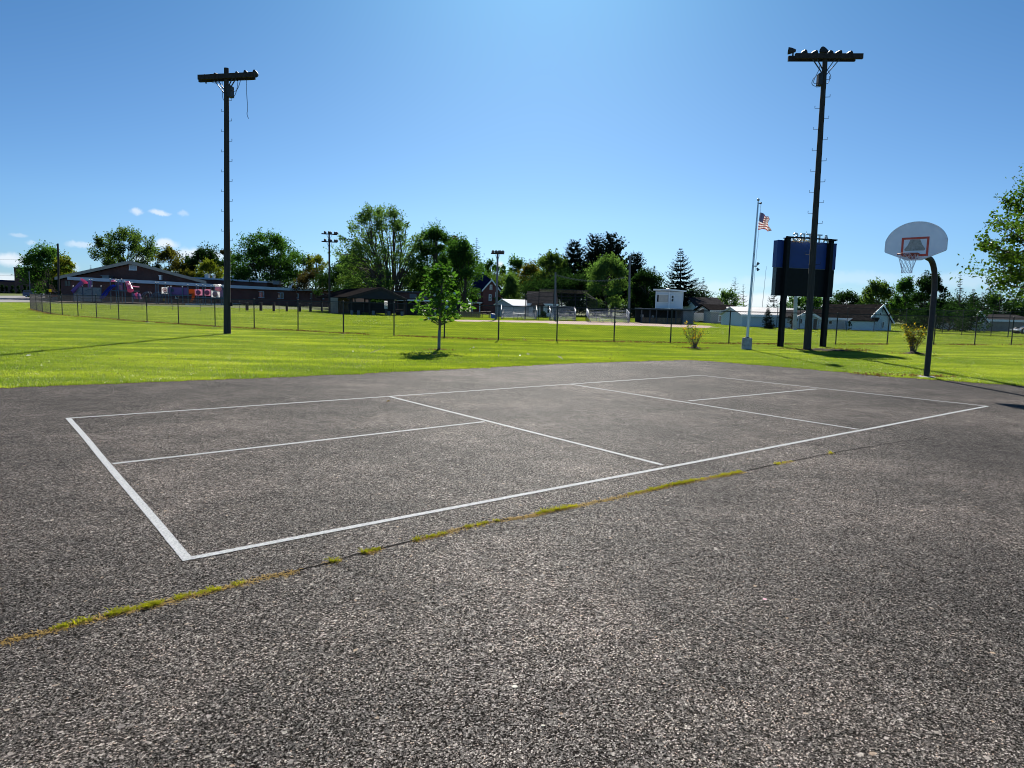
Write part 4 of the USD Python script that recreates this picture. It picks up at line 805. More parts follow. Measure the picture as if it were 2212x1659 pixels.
def conifer(label, Y, xc, top, bot, wpx, mat, seed, name='spruce_tree', whorls=26, per=7, twig=.26, droop=.18, sparse=0.0, group=None, power=.85, upturn=.25, card=.5, base=None):
    r = np.random.default_rng(seed); b = P(xc, bot if base is None else base, Y); b[2] = terrain(b[0], b[1]); zb = max(P(xc, bot, Y)[2], b[2] + .1); zt = P(xc, top, Y)[2]; H = zt - zb; R = wpx / 2 / FPX * Y
    t = thing(name, label, 'tree', b, group); m = MB(); zz = np.linspace(0, 1, 6); axp = lambda z: np.array([b[0] + (P(xc, top, Y)[0] - b[0]) * np.clip((z - b[2]) / (zt - b[2]), 0, 1), b[1], z])
    m.tube([axp(b[2] - .1 + (zt - b[2]) * q) for q in zz], (.014 * (zt - b[2]) + .03) * (1 - .93 * zz), 7)
    c_, sx_ = [], []; vs, fs = MB(), None
    for w in range(whorls):
        f = ((w + r.uniform(-.3, .3)) / whorls); f = min(max(f, 0), .985); z = zb + H * f; L0 = R * (1 - f) ** power + .015 * H
        for k_ in range(per):
            if r.uniform() < sparse: continue
            a = r.uniform(0, 2 * PI); L = L0 * r.uniform(.68, 1.08); d = np.array([math.cos(a), math.sin(a), 0]); s_ = np.array([-d[1], d[0], 0])
            q = np.linspace(0, 1, 7); pz = -droop * L * np.sin(q * PI * .8) * 1.2 * (1 - f * .8) + upturn * L * (q ** 2) * (.25 + f)
            pth = axp(z) + d * (q * L)[:, None] + np.c_[0 * q, 0 * q, pz]
            if L > .25 * R: m.tube(pth, .012 * L * (1 - .8 * q) + .008, 4, caps=False)
            nt = max(5, int(L / (twig * .45)))
            tq = r.uniform(.12, 1.0, nt * 2); P0 = np.stack([np.interp(tq, q, pth[:, i]) for i in range(3)], 1)
            side = np.where(np.arange(nt * 2) % 2, 1, -1)[:, None]; tl = twig * (R * .16 + .25) * (1.25 - .7 * tq)[:, None] * r.uniform(.6, 1.3, (nt * 2, 1)) * 2.2 * (1 - .62 * f)
            dirs = d * .75 + s_ * side * .8 + np.array([0, 0, -.35 + .25 * upturn]) + r.normal(0, .22, (nt * 2, 3)); dirs /= np.linalg.norm(dirs, axis=1, keepdims=True)
            wv = np.cross(dirs, r.normal(size=(nt * 2, 3))); wv /= np.linalg.norm(wv, axis=1, keepdims=True) + 1e-9
            tip = P0 + dirs * tl; v = np.stack([P0 - wv * tl * card * .3, P0 + dirs * tl * .55 + wv * tl * card * .42, tip, P0 + dirs * tl * .5 - wv * tl * card * .42], 1).reshape(-1, 3); o_ = np.arange(nt * 2)[:, None] * 4
            vs.add(v, np.concatenate([o_ + [0, 1, 2], o_ + [0, 2, 3]], 1).reshape(-1, 3))
    obj('trunk', m, 'bark_look', t); obj('crown', vs, mat, t); return t

# far left to centre, behind the school
tree('round maple at the far left, dark green left half and yellowing right half', 165, 45, 160, 537, 641, 'leaf_green_look', 11, 'round', .50, 2.3, .16, 60)
tree('yellow green outer boughs on the right side of the round far left maple', 160, 112, 163, 556, 628, 'leaf_yellow_look', 12, 'oval', .42, 1.5, .2, 22, name='maple_tree')
tree('wide spreading olive tree with bare limbs rising behind the gym roof', 190, 193, 346, 497, 606, 'leaf_olive_look', 13, 'vase', .50, 1.65, .10, 85, stems=4, limb=.8)
tree('rusty orange tinged bush right of the gym gable', 178, 325, 407, 541, 620, 'leaf_autumn_look', 14, 'dome', .42, 2.3, .16, 42)
tree('dark green round tree behind the low school roof, left of the light pole', 185, 400, 490, 540, 620, 'leaf_dark_look', 15, 'round', .45, 2.4, .17, 44)
tree('small golden green bush in front of the dark green round tree', 172, 424, 479, 564, 617, 'leaf_yellow_look', 16, 'oval', .35, 2.3, .2, 30)
tree('low orange brown shrubs between the gym gable and golden bush', 174, 385, 440, 586, 617, 'leaf_autumn_look', 17, 'hedge', .35, 2.2, .2, 26, name='shrub', cat='shrub')
tree('tiny reddish dark tree top just left of the big maple', 192, 468, 505, 538, 600, 'leaf_brown_look', 18, 'round', .4, 2.2, .2, 20)
tree('largest dense dark maple right of the left light pole', 172, 498, 652, 507, 622, 'leaf_green_look', 19, 'round', .47, 2.3, .11, 110, stems=3)
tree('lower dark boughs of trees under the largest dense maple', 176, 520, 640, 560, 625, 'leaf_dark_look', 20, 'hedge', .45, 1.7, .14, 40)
conifer('narrow dark conifer between the large maple and the yellow trees', 168, 656, 549, 605, 22, 'needle_look', 21, whorls=20, per=6)
tree('pale yellow autumn tree right of the large maple', 172, 652, 712, 553, 615, 'leaf_yellow_look', 22, 'round', .40, 1.3, .16, 40, limb=.7)
tree('leafless looking brown grey bush under the pale yellow tree', 160, 636, 712, 588, 628, 'leaf_brown_look', 23, 'dome', .34, 2.0, .18, 34, name='shrub', cat='shrub')
tree('dark rounded tree left of the tall airy tree behind the slim light pole', 135, 716, 800, 545, 630, 'leaf_dark_look', 24, 'round', .40, 2.2, .17, 44)
tree('tallest airy tree with many fanned stems behind the pavilion', 112, 735, 908, 453, 640, 'leaf_light_look', 25, 'round', .30, 1.05, .085, 190, stems=5, limb=.7, base=846, shoots=.6, rad=.42)
tree('green understorey tree low behind the pavilion roof', 118, 742, 850, 570, 640, 'leaf_olive_look', 26, 'round', .32, 1.9, .15, 44)
tree('leafy tree just right of the tallest airy tree', 115, 884, 1004, 498, 652, 'leaf_green_look', 27, 'round', .32, 2.0, .15, 90, limb=.6)
tree('thin brown tinged tree top behind the leafy and leaning trees', 135, 950, 1010, 512, 600, 'leaf_brown_look', 28, 'oval', .32, 1.1, .14, 36, limb=.9)
tree('dense green tree leaning over the left side of the red house', 104, 962, 1048, 520, 658, 'leaf_green_look', 29, 'dome', .30, 2.5, .2, 70, lean=-.6)
tree('shady low growth behind the dugout left of the red house', 122, 850, 985, 590, 652, 'leaf_olive_look', 30, 'hedge', .34, 1.9, .14, 44, name='shrub', cat='shrub')
conifer('sparse tall spruce behind the red house', 150, 1030, 512, 600, 46, 'needle_grey_look', 31, whorls=22, per=5, sparse=.15)
tree('mid green tree behind the red house roof', 140, 1036, 1086, 566, 640, 'leaf_green_look', 32, 'round', .36, 2.1, .18, 34)
tree('open leafy tree between the red house and the brown tinged tree', 138, 1072, 1150, 562, 640, 'leaf_green_look', 33, 'vase', .36, 1.5, .14, 40, limb=.8)
tree('small light green tree behind the white roofed shed', 112, 1072, 1134, 598, 655, 'leaf_light_look', 34, 'cone', .28, 2.3, .2, 40)
tree('brown tinged bushy tree above the left end of the backstop', 124, 1112, 1180, 574, 650, 'leaf_autumn_look', 35, 'oval', .32, 2.2, .22, 30)
tree('broad dark olive tree above the middle of the backstop', 120, 1150, 1238, 548, 650, 'leaf_olive_look', 36, 'round', .32, 2.3, .15, 60)
def white_pine(label, Y, xc, top, bot, w, seed): return conifer(label, Y, xc, top, bot, w, 'needle_look', seed, name='pine_tree', whorls=20, per=13, twig=.52, droop=.0, sparse=.10, power=.5, upturn=.7, card=.85)
white_pine('open topped white pine above the right half of the backstop', 124, 1242, 520, 640, 88, 37)
white_pine('tallest dark pine, right of two close tops and highest of the conifers', 126, 1322, 505, 640, 112, 38)
white_pine('dark pine close against the left side of the tallest pine', 127, 1286, 507, 640, 90, 39)
tree('dense pale green tree in front of the two tallest dark pines', 106, 1262, 1362, 562, 668, 'leaf_light_look', 40, 'round', .29, 2.3, .16, 60)
white_pine('dark ragged pine behind the pale cable pole', 118, 1372, 546, 655, 80, 41)
conifer('narrow dark spire conifer right of the cable pole', 112, 1414, 571, 668, 26, 'needle_look', 42, whorls=28, per=9, power=.6)
tree('dark hedge like trees behind the left side of the press box', 108, 1352, 1442, 592, 690, 'leaf_dark_look', 43, 'hedge', .30, 2.4, .16, 60, name='hedge', cat='hedge')
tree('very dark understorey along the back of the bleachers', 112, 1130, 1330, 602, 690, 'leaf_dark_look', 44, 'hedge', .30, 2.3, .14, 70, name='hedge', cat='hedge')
conifer('biggest broad spruce right behind the press box', 98, 1470, 535, 650, 112, 'needle_look', 45, whorls=26, per=10, power=.95, upturn=.45, base=690)
conifer('thin topped spruce just right of the biggest spruce', 100, 1519, 597, 668, 42, 'needle_grey_look', 46, whorls=22, per=6)
conifer('bare limbed grey spruce left of the flagpole, taller of two', 105, 1588, 596, 672, 46, 'needle_grey_look', 47, whorls=22, per=5, sparse=.25, twig=.2, droop=.3)
conifer('bare limbed grey spruce left of the flagpole, shorter and right of two', 106, 1606, 612, 672, 36, 'needle_grey_look', 48, whorls=18, per=5, sparse=.3, twig=.2, droop=.3)
tree('pale green bush at the foot of the two bare limbed spruces', 98, 1546, 1596, 632, 676, 'leaf_light_look', 49, 'round', .27, 1.7, .2, 30, name='shrub', cat='shrub')
conifer('open drooping spruce half hidden behind the scoreboard', 92, 1672, 612, 690, 52, 'needle_grey_look', 50, whorls=18, per=6, sparse=.1, droop=.4, upturn=.5)
conifer('small dense blue green spruce in front of the pale metal shed', 62, 1659.5, 664, 709, 32, 'needle_look', 51, whorls=22, per=10, power=.75, droop=.05)
tree('round green trees seen under the scoreboard between its legs', 100, 1700, 1786, 640, 690, 'leaf_green_look', 52, 'hedge', .28, 2.2, .18, 44)
tree('low dark trees just right of the scoreboard', 120, 1782, 1872, 636, 690, 'leaf_dark_look', 53, 'hedge', .32, 2.1, .14, 50)
tree('bushy olive green tree behind the white house gable', 98, 1862, 1936, 612, 695, 'leaf_olive_look', 54, 'round', .28, 2.3, .16, 56)
tree('greener tall tree right of the white house', 90, 1930, 1984, 607, 700, 'leaf_green_look', 55, 'oval', .26, 2.4, .2, 46)
tree('big dark tree mass right behind the basketball post', 84, 1972, 2048, 598, 712, 'leaf_dark_look', 56, 'round', .25, 2.5, .16, 64)
conifer('spruce tip poking above the dark trees at the basketball post', 88, 2000, 580, 660, 40, 'needle_look', 57, whorls=20, per=7)
conifer('slender open spruce, tallest right of the basketball post', 96, 2074, 590, 700, 42, 'needle_look', 58, whorls=24, per=7, sparse=.1)
for i, (x_, tp_, w_, lb) in enumerate(((2103, 622, 40, 'short dark spruce second right of the slender open spruce'), (2123, 628, 36, 'small dark spruce in the row, just left of the sharp tall tip'), (2140, 617, 44, 'dark spruce with sharp tall tip midway in the right row'), (2159, 625, 36, 'dark spruce under the overhanging right hand branches'), (2180, 630, 46, 'last dark spruce at the right end of the row'), (2206, 622, 50, 'dark spruce cut by the right edge of the picture'))):
    conifer(lb, 92 + i % 3 * 3, x_, tp_, 722, w_, 'needle_look', 60 + i, whorls=24, per=8, group='spruce row at the right')
tree('dark shrubs along the boundary fence right of the basketball post', 70, 1975, 2125, 668, 716, 'leaf_dark_look', 68, 'hedge', .22, 2.2, .12, 60, name='shrub', cat='shrub')
tree('dark background thicket behind the grey house at the right', 98, 2035, 2240, 640, 716, 'leaf_dark_look', 69, 'hedge', .28, 2.2, .10, 90, name='hedge', cat='hedge')
conifer('tiny twin dark conifer far off left of the gym roof', 260, 98 + 30 + 68, 571, 600, 9, 'needle_look', 70, whorls=14, per=7, power=.5)
tree('large near oak whose branches enter from the right edge', 31, 2180, 2640, 350, 652, 'oak_leaf_look', 71, 'oval', .17, 2.5, .09, 240, stems=3, limb=.9, shoots=.6, rad=.22, name='oak_tree', flat=.55)
tree('shaded hedge of mixed trees between the red house and the backstop', 128, 1030, 1180, 596, 660, 'leaf_olive_look', 401, 'hedge', .32, 2.2, .12, 70, name='hedge', cat='hedge')
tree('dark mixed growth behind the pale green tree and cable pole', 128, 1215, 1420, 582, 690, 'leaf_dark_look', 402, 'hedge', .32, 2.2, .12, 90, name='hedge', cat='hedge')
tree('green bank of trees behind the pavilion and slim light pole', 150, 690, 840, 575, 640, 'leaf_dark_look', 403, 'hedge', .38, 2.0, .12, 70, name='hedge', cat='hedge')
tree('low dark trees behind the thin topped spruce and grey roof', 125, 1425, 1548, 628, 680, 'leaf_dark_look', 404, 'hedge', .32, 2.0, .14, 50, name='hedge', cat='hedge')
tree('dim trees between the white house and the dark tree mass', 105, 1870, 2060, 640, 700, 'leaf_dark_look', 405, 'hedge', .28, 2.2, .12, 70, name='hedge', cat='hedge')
tree('green bank of trees filling in behind the young tree and the dugout', 126, 880, 1060, 560, 660, 'leaf_green_look', 411, 'hedge', .32, 2.0, .12, 80, name='hedge', cat='hedge')
tree('olive trees filling behind the white house and backstop frame', 130, 1140, 1250, 568, 660, 'leaf_olive_look', 412, 'hedge', .32, 2.0, .14, 60, name='hedge', cat='hedge')
# distant low woods that close the horizon
far_c = []
for (xa, xb, tp_) in ((-500, 60, 627), (690, 1010, 634), (1560, 1900, 668), (1840, 2700, 672)):
    for k_ in range(int((xb - xa) / 3.0)):
        p = P(rng.uniform(xa, xb), 0, 330); p[2] = terrain(p[0], p[1]); hh = max(1.5, P((xa + xb) / 2, tp_, 330)[2] - p[2]) * rng.uniform(.55, 1.0)
        q = rng.normal(0, 1, (24, 3)) * (2.6, 2.6, hh * .30); q[:, 2] = np.abs(q[:, 2]) + .2; far_c.append(q + p + (0, rng.uniform(-8, 8), hh * .12))
far_c = np.vstack(far_c); one('distant_woods', cards(far_c, rng.uniform(.9, 1.9, len(far_c)), .7, 77), 'leaf_dark_look', 'low far off line of woods closing the horizon', 'woods', kind='stuff')

# ------------------------------------------------------------------ young tree, shrubs
def young_tree():
    r = np.random.default_rng(101); b = G(948, 757); t = thing('young_tree', 'young broadleaf tree alone on the lawn, trunk wrapped white, pale leaf undersides', 'tree', b)
    m = MB(); pth = [b + (0, 0, -.05), b + (.0, 0, .35), b + (.02, 0, .8), b + (.05, 0, 1.6), b + (.07, 0, 2.4), b + (.05, 0, 2.85)]; m.tube(pth, [.062, .046, .042, .034, .020, .008], 10); tr = obj('trunk', m, 'twig_look', t, smooth=50)
    m = MB(); m.tube([b + (0, 0, .07), b + (.005, 0, .35), b + (.015, 0, .70)], [.056, .052, .050], 12); obj('trunk_guard', m, 'guard_look', tr, smooth=50)
    # limbs and leaf whorls, in the outline of the photograph: broad below, narrow above
    prof = lambda z: np.interp(z, [.95, 1.15, 1.4, 1.75, 2.1, 2.5, 2.85, 3.0], [.28, .56, .80, .56, .50, .36, .24, .05])
    br = MB(); L = []
    spots = [(1.5, -.82, .1), (1.45, .86, -.1), (1.62, .95, .1), (1.30, -.75, 0), (2.05, -.50, .1), (2.55, -.42, .0), (2.78, -.38, .05), (2.72, .30, .0), (2.5, .32, .1), (1.2, -.5, .2), (1.15, .55, -.1), (1.75, -.70, .0), (2.92, -.02, 0)]
    for _ in range(66):
        z = r.uniform(1.0, 2.8); a = r.uniform(0, 2 * PI); rr = prof(z) * math.sqrt(r.uniform(.05, 1.0)); spots.append((z, rr * math.cos(a), rr * math.sin(a)))
    ax = lambda z: b + np.array([np.interp(z, [0, .8, 1.6, 2.4, 2.85], [0, .02, .05, .07, .05]), 0, z])
    pale = []
    for (z, dx, dy) in spots:
        e = ax(z) * (1, 1, 0) + np.array([dx, dy, z]); s0 = ax(max(.85, z - .25 - .25 * math.hypot(dx, dy))); q = np.linspace(0, 1, 5)[:, None]; mid = (s0 + e) / 2 + (0, 0, -.04); br.tube((1 - q) ** 2 * s0 + 2 * q * (1 - q) * mid + q * q * e, .010 * (1 - .75 * q[:, 0]) + .002, 5, caps=False)
        for k_ in range(int(r.integers(9, 16))):
            a = r.uniform(0, 2 * PI); el = r.uniform(-.5, .9); d = np.array([math.cos(a) * math.cos(el), math.sin(a) * math.cos(el), math.sin(el)]); l = r.uniform(.15, .23); L.append((e + r.normal(0, .075, 3), d, l, r.uniform() < .03))
    obj('branch', br, 'twig_look', t, smooth=50)
    def leaf(sel):
        mb = MB()
        for c, d, l, pl in sel:
            s_ = np.cross(d, r.normal(size=3)); s_ /= np.linalg.norm(s_); nn = np.cross(d, s_); w = l * .42
            pr = [(0, 0), (.25, .75), (.55, 1.0), (.8, .7)]; v = [c]
            for f_, k_ in pr[1:]: v += [c + d * l * f_ + s_ * w * .5 * k_ + nn * w * .18 * k_, c + d * l * f_ - nn * l * .05 * f_, c + d * l * f_ - s_ * w * .5 * k_ + nn * w * .18 * k_]
            v.append(c + d * l - nn * l * .12)
            mb.add(v, [[0, 1, 2], [0, 2, 3], [1, 4, 5], [1, 5, 2], [2, 5, 6], [2, 6, 3], [4, 7, 8], [4, 8, 5], [5, 8, 9], [5, 9, 6], [7, 10, 8], [8, 10, 9]])
        return mb
    obj('foliage', leaf([l for l in L if not l[3]]), 'magnolia_leaf_look', t, smooth=True); obj('pale_foliage', leaf([(c, np.array([d[0] * .6, d[1] * .6, abs(d[2]) + .2]) / 1.1, l * 1.15, p) for c, d, l, p in L if p]), 'pale_leaf_look', t, smooth=True, label='whitish upturned leaf undersides')
young_tree()
def twiggy(label, px, py, h, w, seed, nl, nst, mat2):
    r = np.random.default_rng(seed); b = G(px, py); t = thing('shrub', label, 'shrub', b); m = MB(); tips = []
    for i in range(nst):
        a = r.uniform(0, 2 * PI); sp_ = r.uniform(.35, 1.25) * w / 2; e = b + np.array([math.cos(a) * sp_, math.sin(a) * sp_ * .8, h * r.uniform(.65, 1.05)]); s0 = b + r.normal(0, .05, 3) * (1, 1, 0); q = np.linspace(0, 1, 6)[:, None]
        mid = b + np.array([math.cos(a) * sp_ * .45, math.sin(a) * sp_ * .4, h * .45]) + r.normal(0, .05, 3); pth = (1 - q) ** 2 * s0 + 2 * q * (1 - q) * mid + q * q * e; m.tube(pth, .011 * (1 - .8 * q[:, 0]), 4, caps=False)
        for k_ in range(4):
            f_ = r.uniform(.35, .95); p0 = pth[int(f_ * 5)]; e2 = p0 + np.array([*r.normal(0, .16, 2), r.uniform(.05, .26)]); m.tube([p0, (p0 + e2) / 2 + r.normal(0, .02, 3), e2], [.005, .004, .002], 3, caps=False); tips += [e2, (p0 + e2) / 2]
        tips += [e, pth[3], pth[4]]
    obj('stem', m, 'twig_look', t); tips = np.array(tips); c = tips[r.integers(0, len(tips), nl)] + r.normal(0, .035, (nl, 3)); k_ = int(nl * (.7 if nl < 300 else .28))
    obj('foliage', cards(c[:k_], r.uniform(.06, .12, k_), .5, seed), 'yellow_leaf_look', t); obj('foliage', cards(c[k_:], r.uniform(.06, .12, nl - k_), .5, seed + 1), mat2, t)
twiggy('nearly bare twiggy shrub with yellow leaves, left of the flagpole', 1501, 753.5, 1.05, 1.2, 5, 190, 24, 'leaf_olive_look')
twiggy('bushy yellowing shrub with bronze leaves, left of the basketball post', 1972, 764.5, 1.22, 1.15, 6, 620, 34, 'leaf_autumn_look')

# ------------------------------------------------------------------ buildings
X = lambda px, Y: P(px, 650, Y)[0]
Zp = lambda px, py, Y: P(px, py, Y)[2]
def window(t, c, w, h, dirx, out, n=1, frame='white_trim_look', glass='interior_dark_look', fw=.09, bar=False):
    "A window on a wall: c centre on the wall face, dirx along the wall, out outward."
    dirx, out = np.array(dirx, float), np.array(out, float); up_ = np.array([0, 0, 1.]); m = MB()
    def bx(cx_, cz_, sw_, sh_, d0, d1): 
        p = np.array(c) + dirx * cx_ + up_ * cz_
        m.prism([p + dirx * a + up_ * b_ + out * d0 for a, b_ in ((-sw_ / 2, -sh_ / 2), (sw_ / 2, -sh_ / 2), (sw_ / 2, sh_ / 2), (-sw_ / 2, sh_ / 2))], out, d1 - d0)
    bx(0, h / 2 - fw / 2, w, fw, 0, .06); bx(0, -h / 2 + fw / 2, w + .1, fw, 0, .08); bx(-w / 2 + fw / 2, 0, fw, h - 2 * fw, 0, .06); bx(w / 2 - fw / 2, 0, fw, h - 2 * fw, 0, .06)
    for k_ in range(1, n): bx(-w / 2 + w * k_ / n, 0, fw * .8, h - 2 * fw, .002, .055)
    if bar: bx(0, 0, w - 2 * fw, fw * .7, .002, .055)
    wf = obj('window', m, frame, t); m = MB(); m.quad(*[np.array(c) + dirx * a + up_ * b_ + out * .02 for a, b_ in ((-w / 2 + .01, -h / 2 + .01), (w / 2 - .01, -h / 2 + .01), (w / 2 - .01, h / 2 - .01), (-w / 2 + .01, h / 2 - .01))]); obj('pane', m, 'window_glass_look', wf)
M('window_glass_look', {'p': ('principled_bsdf', {'base_color': (.012, .014, .017), 'roughness': .06, 'specular_ior_level': .6})}, [], 'p.BSDF')
def gable_house(t, x0, x1, y0, y1, z0, ze, zr, wall, roof, over=.3, trim='white_trim_look', axis='y', th=.14, fascia=True):
    "Walls with a gable facing -y (axis y: ridge runs away) or eaves facing -y (axis x)."
    m = MB()
    if axis == 'y':
        xm = (x0 + x1) / 2; m.prism([(x0, y0, z0), (x1, y0, z0), (x1, y0, ze), (xm, y0, zr), (x0, y0, ze)], (0, 1, 0), y1 - y0); obj('wall', m, wall, t)
        sl = (zr - ze) / (xm - x0)
        for s_ in (-1, 1):
            xe = xm + s_ * (xm - x0 + over); zed = zr - sl * (xm - x0 + over); m = MB(); m.prism([(xm, y0 - over, zr + .02), (xe, y0 - over, zed + .02), (xe, y0 - over, zed + .02 + th), (xm, y0 - over, zr + .02 + th)], (0, 1, 0), y1 - y0 + 2 * over); obj('roof', m, roof, t)
            if fascia: m = MB(); m.prism([(xm, y0 - over - .05, zr - .06), (xe, y0 - over - .05, zed - .06), (xe, y0 - over - .05, zed + .03 + th), (xm, y0 - over - .05, zr + .03 + th)], (0, 1, 0), .045); obj('fascia', m, trim, t)
    else:
        ym = (y0 + y1) / 2; m.prism([(x0, y0, z0), (x0, y1, z0), (x0, y1, ze), (x0, ym, zr), (x0, y0, ze)], (1, 0, 0), x1 - x0); obj('wall', m, wall, t); sl = (zr - ze) / (ym - y0)
        for s_ in (-1, 1):
            ye = ym + s_ * (ym - y0 + over); zed = zr - sl * (ym - y0 + over); m = MB(); m.prism([(x0 - over, ym, zr + .02), (x0 - over, ye, zed + .02), (x0 - over, ye, zed + .02 + th), (x0 - over, ym, zr + .02 + th)], (1, 0, 0), x1 - x0 + 2 * over); obj('roof', m, roof, t)
        if fascia: m = MB(); ye = y0 - over; zed = zr - sl * (ym - y0 + over); m.box(((x0 + x1) / 2, ye - .03, zed + .06), (x1 - x0 + 2 * over, .05, th + .08)); obj('fascia', m, trim, t)

# school: gym with a wide gable, and a long low wing running off to the right
YS = 158; tz = float(terrain(X(260, YS), YS))
t = thing('school', 'long low brick school with a wide gabled gym and pale fascia behind the playground', 'school', (X(290, YS), YS, tz))
gax = np.array([X(290, YS) / YS - .02, 1, 0]); ze, zr = Zp(135, 602, YS), Zp(290, 567, YS); xl, xr = X(128, YS), X(452, YS); xm = X(290, YS); zer = zr - (zr - ze)
m = MB(); m.prism([(X(133, YS), YS, tz - .3), (X(447, YS), YS, tz - .3), (X(447, YS), YS, Zp(447, 609, YS) - .3), (xm, YS, zr - .25), (X(133, YS), YS, ze - .25)], gax, 34); obj('gym_wall', m, 'brick_look', t)
for (xa, za), nm in (((X(128, YS), ze - .05), 'gym_roof'), ((X(452, YS), Zp(452, 611, YS)), 'gym_roof')):
    m = MB(); m.prism([(xm, YS - 1.2, zr), (xa, YS - 1.2, za), (xa, YS - 1.2, za + .34), (xm, YS - 1.2, zr + .34)], gax, 36.5); obj(nm, m, 'brown_shingle_look', t)
    m = MB(); m.prism([(xm, YS - 1.26, zr - .35), (xa, YS - 1.26, za - .3), (xa, YS - 1.26, za + .36), (xm, YS - 1.26, zr + .37)], gax, .055); obj('gym_fascia', m, 'tan_trim_look', t)
window(t, (X(290, YS), YS - .01, Zp(290, 576.5, YS)), 1.75, 1.55, (1, 0, 0), (0, -1, 0), 1, glass='white', fw=.14)
m = MB(); m.box((X(290, YS), YS - .07, Zp(290, 576.5, YS)), (1.5, .05, 1.3)); obj('louvre', m, 'fascia_look', t)
# the wing: a strip of wall with a broad fascia, its line bending once
WG = [(147.5, 597.5, 604.5, 152), (330, 606.3, 613, 154), (485, 615, 621.5, 157), (643, 622.8, 628.3, 162), (760, 623.5, 628.5, 166)]
wp = [np.array([X(a, Y), Y, 0]) for a, _, _, Y in WG]; zt_ = [Zp(a, b_, Y) for a, b_, _, Y in WG]; zb_ = [Zp(a, c_, Y) for a, _, c_, Y in WG]
for i in range(4):
    a, b_ = wp[i], wp[i + 1]; tzz = float(terrain(*((a + b_) / 2)[:2])) - .4
    m = MB(); dp = np.array([0, 22.0, 0]); k_ = [a + (0, 1.1, 0), b_ + (0, 1.1, 0)]
    m.prism([k_[0] * (1, 1, 0) + (0, 0, tzz), k_[1] * (1, 1, 0) + (0, 0, tzz), k_[1] * (1, 1, 0) + (0, 0, zb_[i + 1] + .02), k_[0] * (1, 1, 0) + (0, 0, zb_[i] + .02)], (0, 1, 0), 20); obj('wing_wall', m, 'brick_look', t)
    m = MB(); m.prism([a + (0, 0, zb_[i]), b_ + (0, 0, zb_[i + 1]), b_ + (0, 0, zt_[i + 1]), a + (0, 0, zt_[i])], (0, 1, 0), .18); obj('fascia', m, 'fascia_look', t)
    m = MB(); m.prism([a + (0, .182, zb_[i] + .03), b_ + (0, .182, zb_[i + 1] + .03), b_ + (0, .182, zt_[i + 1] - .12), a + (0, .182, zt_[i] - .12)], (0, 1, 0), 21); obj('wing_roof', m, 'flat_roof_look', t)
# raised clerestory behind and a second stretch of roof
m = MB(); Yc = 166; m.prism([(X(372, Yc), Yc, Zp(400, 612, Yc)), (X(577, Yc), Yc, Zp(577, 619, Yc)), (X(577, Yc), Yc, Zp(577, 609, Yc)), (X(372, Yc), Yc, Zp(385, 597, Yc))], (0, 1, 0), 12); obj('clerestory', m, 'brick_look', t)
m = MB(); m.prism([(X(370, Yc), Yc - .4, Zp(385, 599.5, Yc)), (X(579, Yc), Yc - .4, Zp(579, 611, Yc)), (X(579, Yc), Yc - .4, Zp(579, 608, Yc)), (X(370, Yc), Yc - .4, Zp(385, 596, Yc))], (0, 1, 0), 13); obj('clerestory_fascia', m, 'fascia_look', t)
for i, (px, py, w_, h_) in enumerate(((347, 599, 6, 9), (448, 596, 10, 7), (462, 597.5, 5, 6), (504, 600, 4.5, 9), (540, 604.5, 8, 5), (557, 605, 4, 6), (598, 610, 16, 7), (632, 614, 6, 4), (641.5, 610, 2, 17), (645, 619, 6, 6), (628, 619, 5, 5), (692, 617, 8, 3), (232, 598, 18, 6))):
    Yv = 167 if i not in (0, 12) else 156; p = P(px, py, Yv); m = MB(); wv, hv = w_ / FPX * Yv, h_ / FPX * Yv
    m.box(p - (0, 0, .1), (wv * .8, wv * .8, hv)); m.box(p + (0, 0, hv / 2 - .1), (wv, wv, hv * .22)); obj('roof_vent', m, 'grey_block_look' if i in (6, 12) else 'vent_metal_look', t)
for (xa, xb, ya, yb, n_) in ((542, 570.5, 629.3, 643.5, 4), (584.5, 612.3, 632, 645, 4), (637, 645, 634, 644, 2), (664, 674.5, 634, 645, 2), (688.5, 700, 634.5, 646, 2)):
    Yw = float(np.interp((xa + xb) / 2, [485, 643, 760], [157, 162, 166])) + 1.08; dx_ = np.array([X(xb, Yw) - X(xa, Yw), .05 * (xb - xa), 0.]); dx_ = np.array([1, .03, 0]); dx_ /= np.linalg.norm(dx_); out_ = np.array([dx_[1], -dx_[0], 0])
    window(t, P((xa + xb) / 2, (ya + yb) / 2, Yw) + out_ * .02, (xb - xa) / FPX * Yw, (yb - ya) / FPX * Yw, dx_, out_, n_, frame='fascia_look', fw=.10)
for xa in (143, 149, 155): window(t, P(xa, 612, YS - .02), .55, 1.2, (1, 0, 0), (0, -1, 0), 1, frame='brown_door_look')
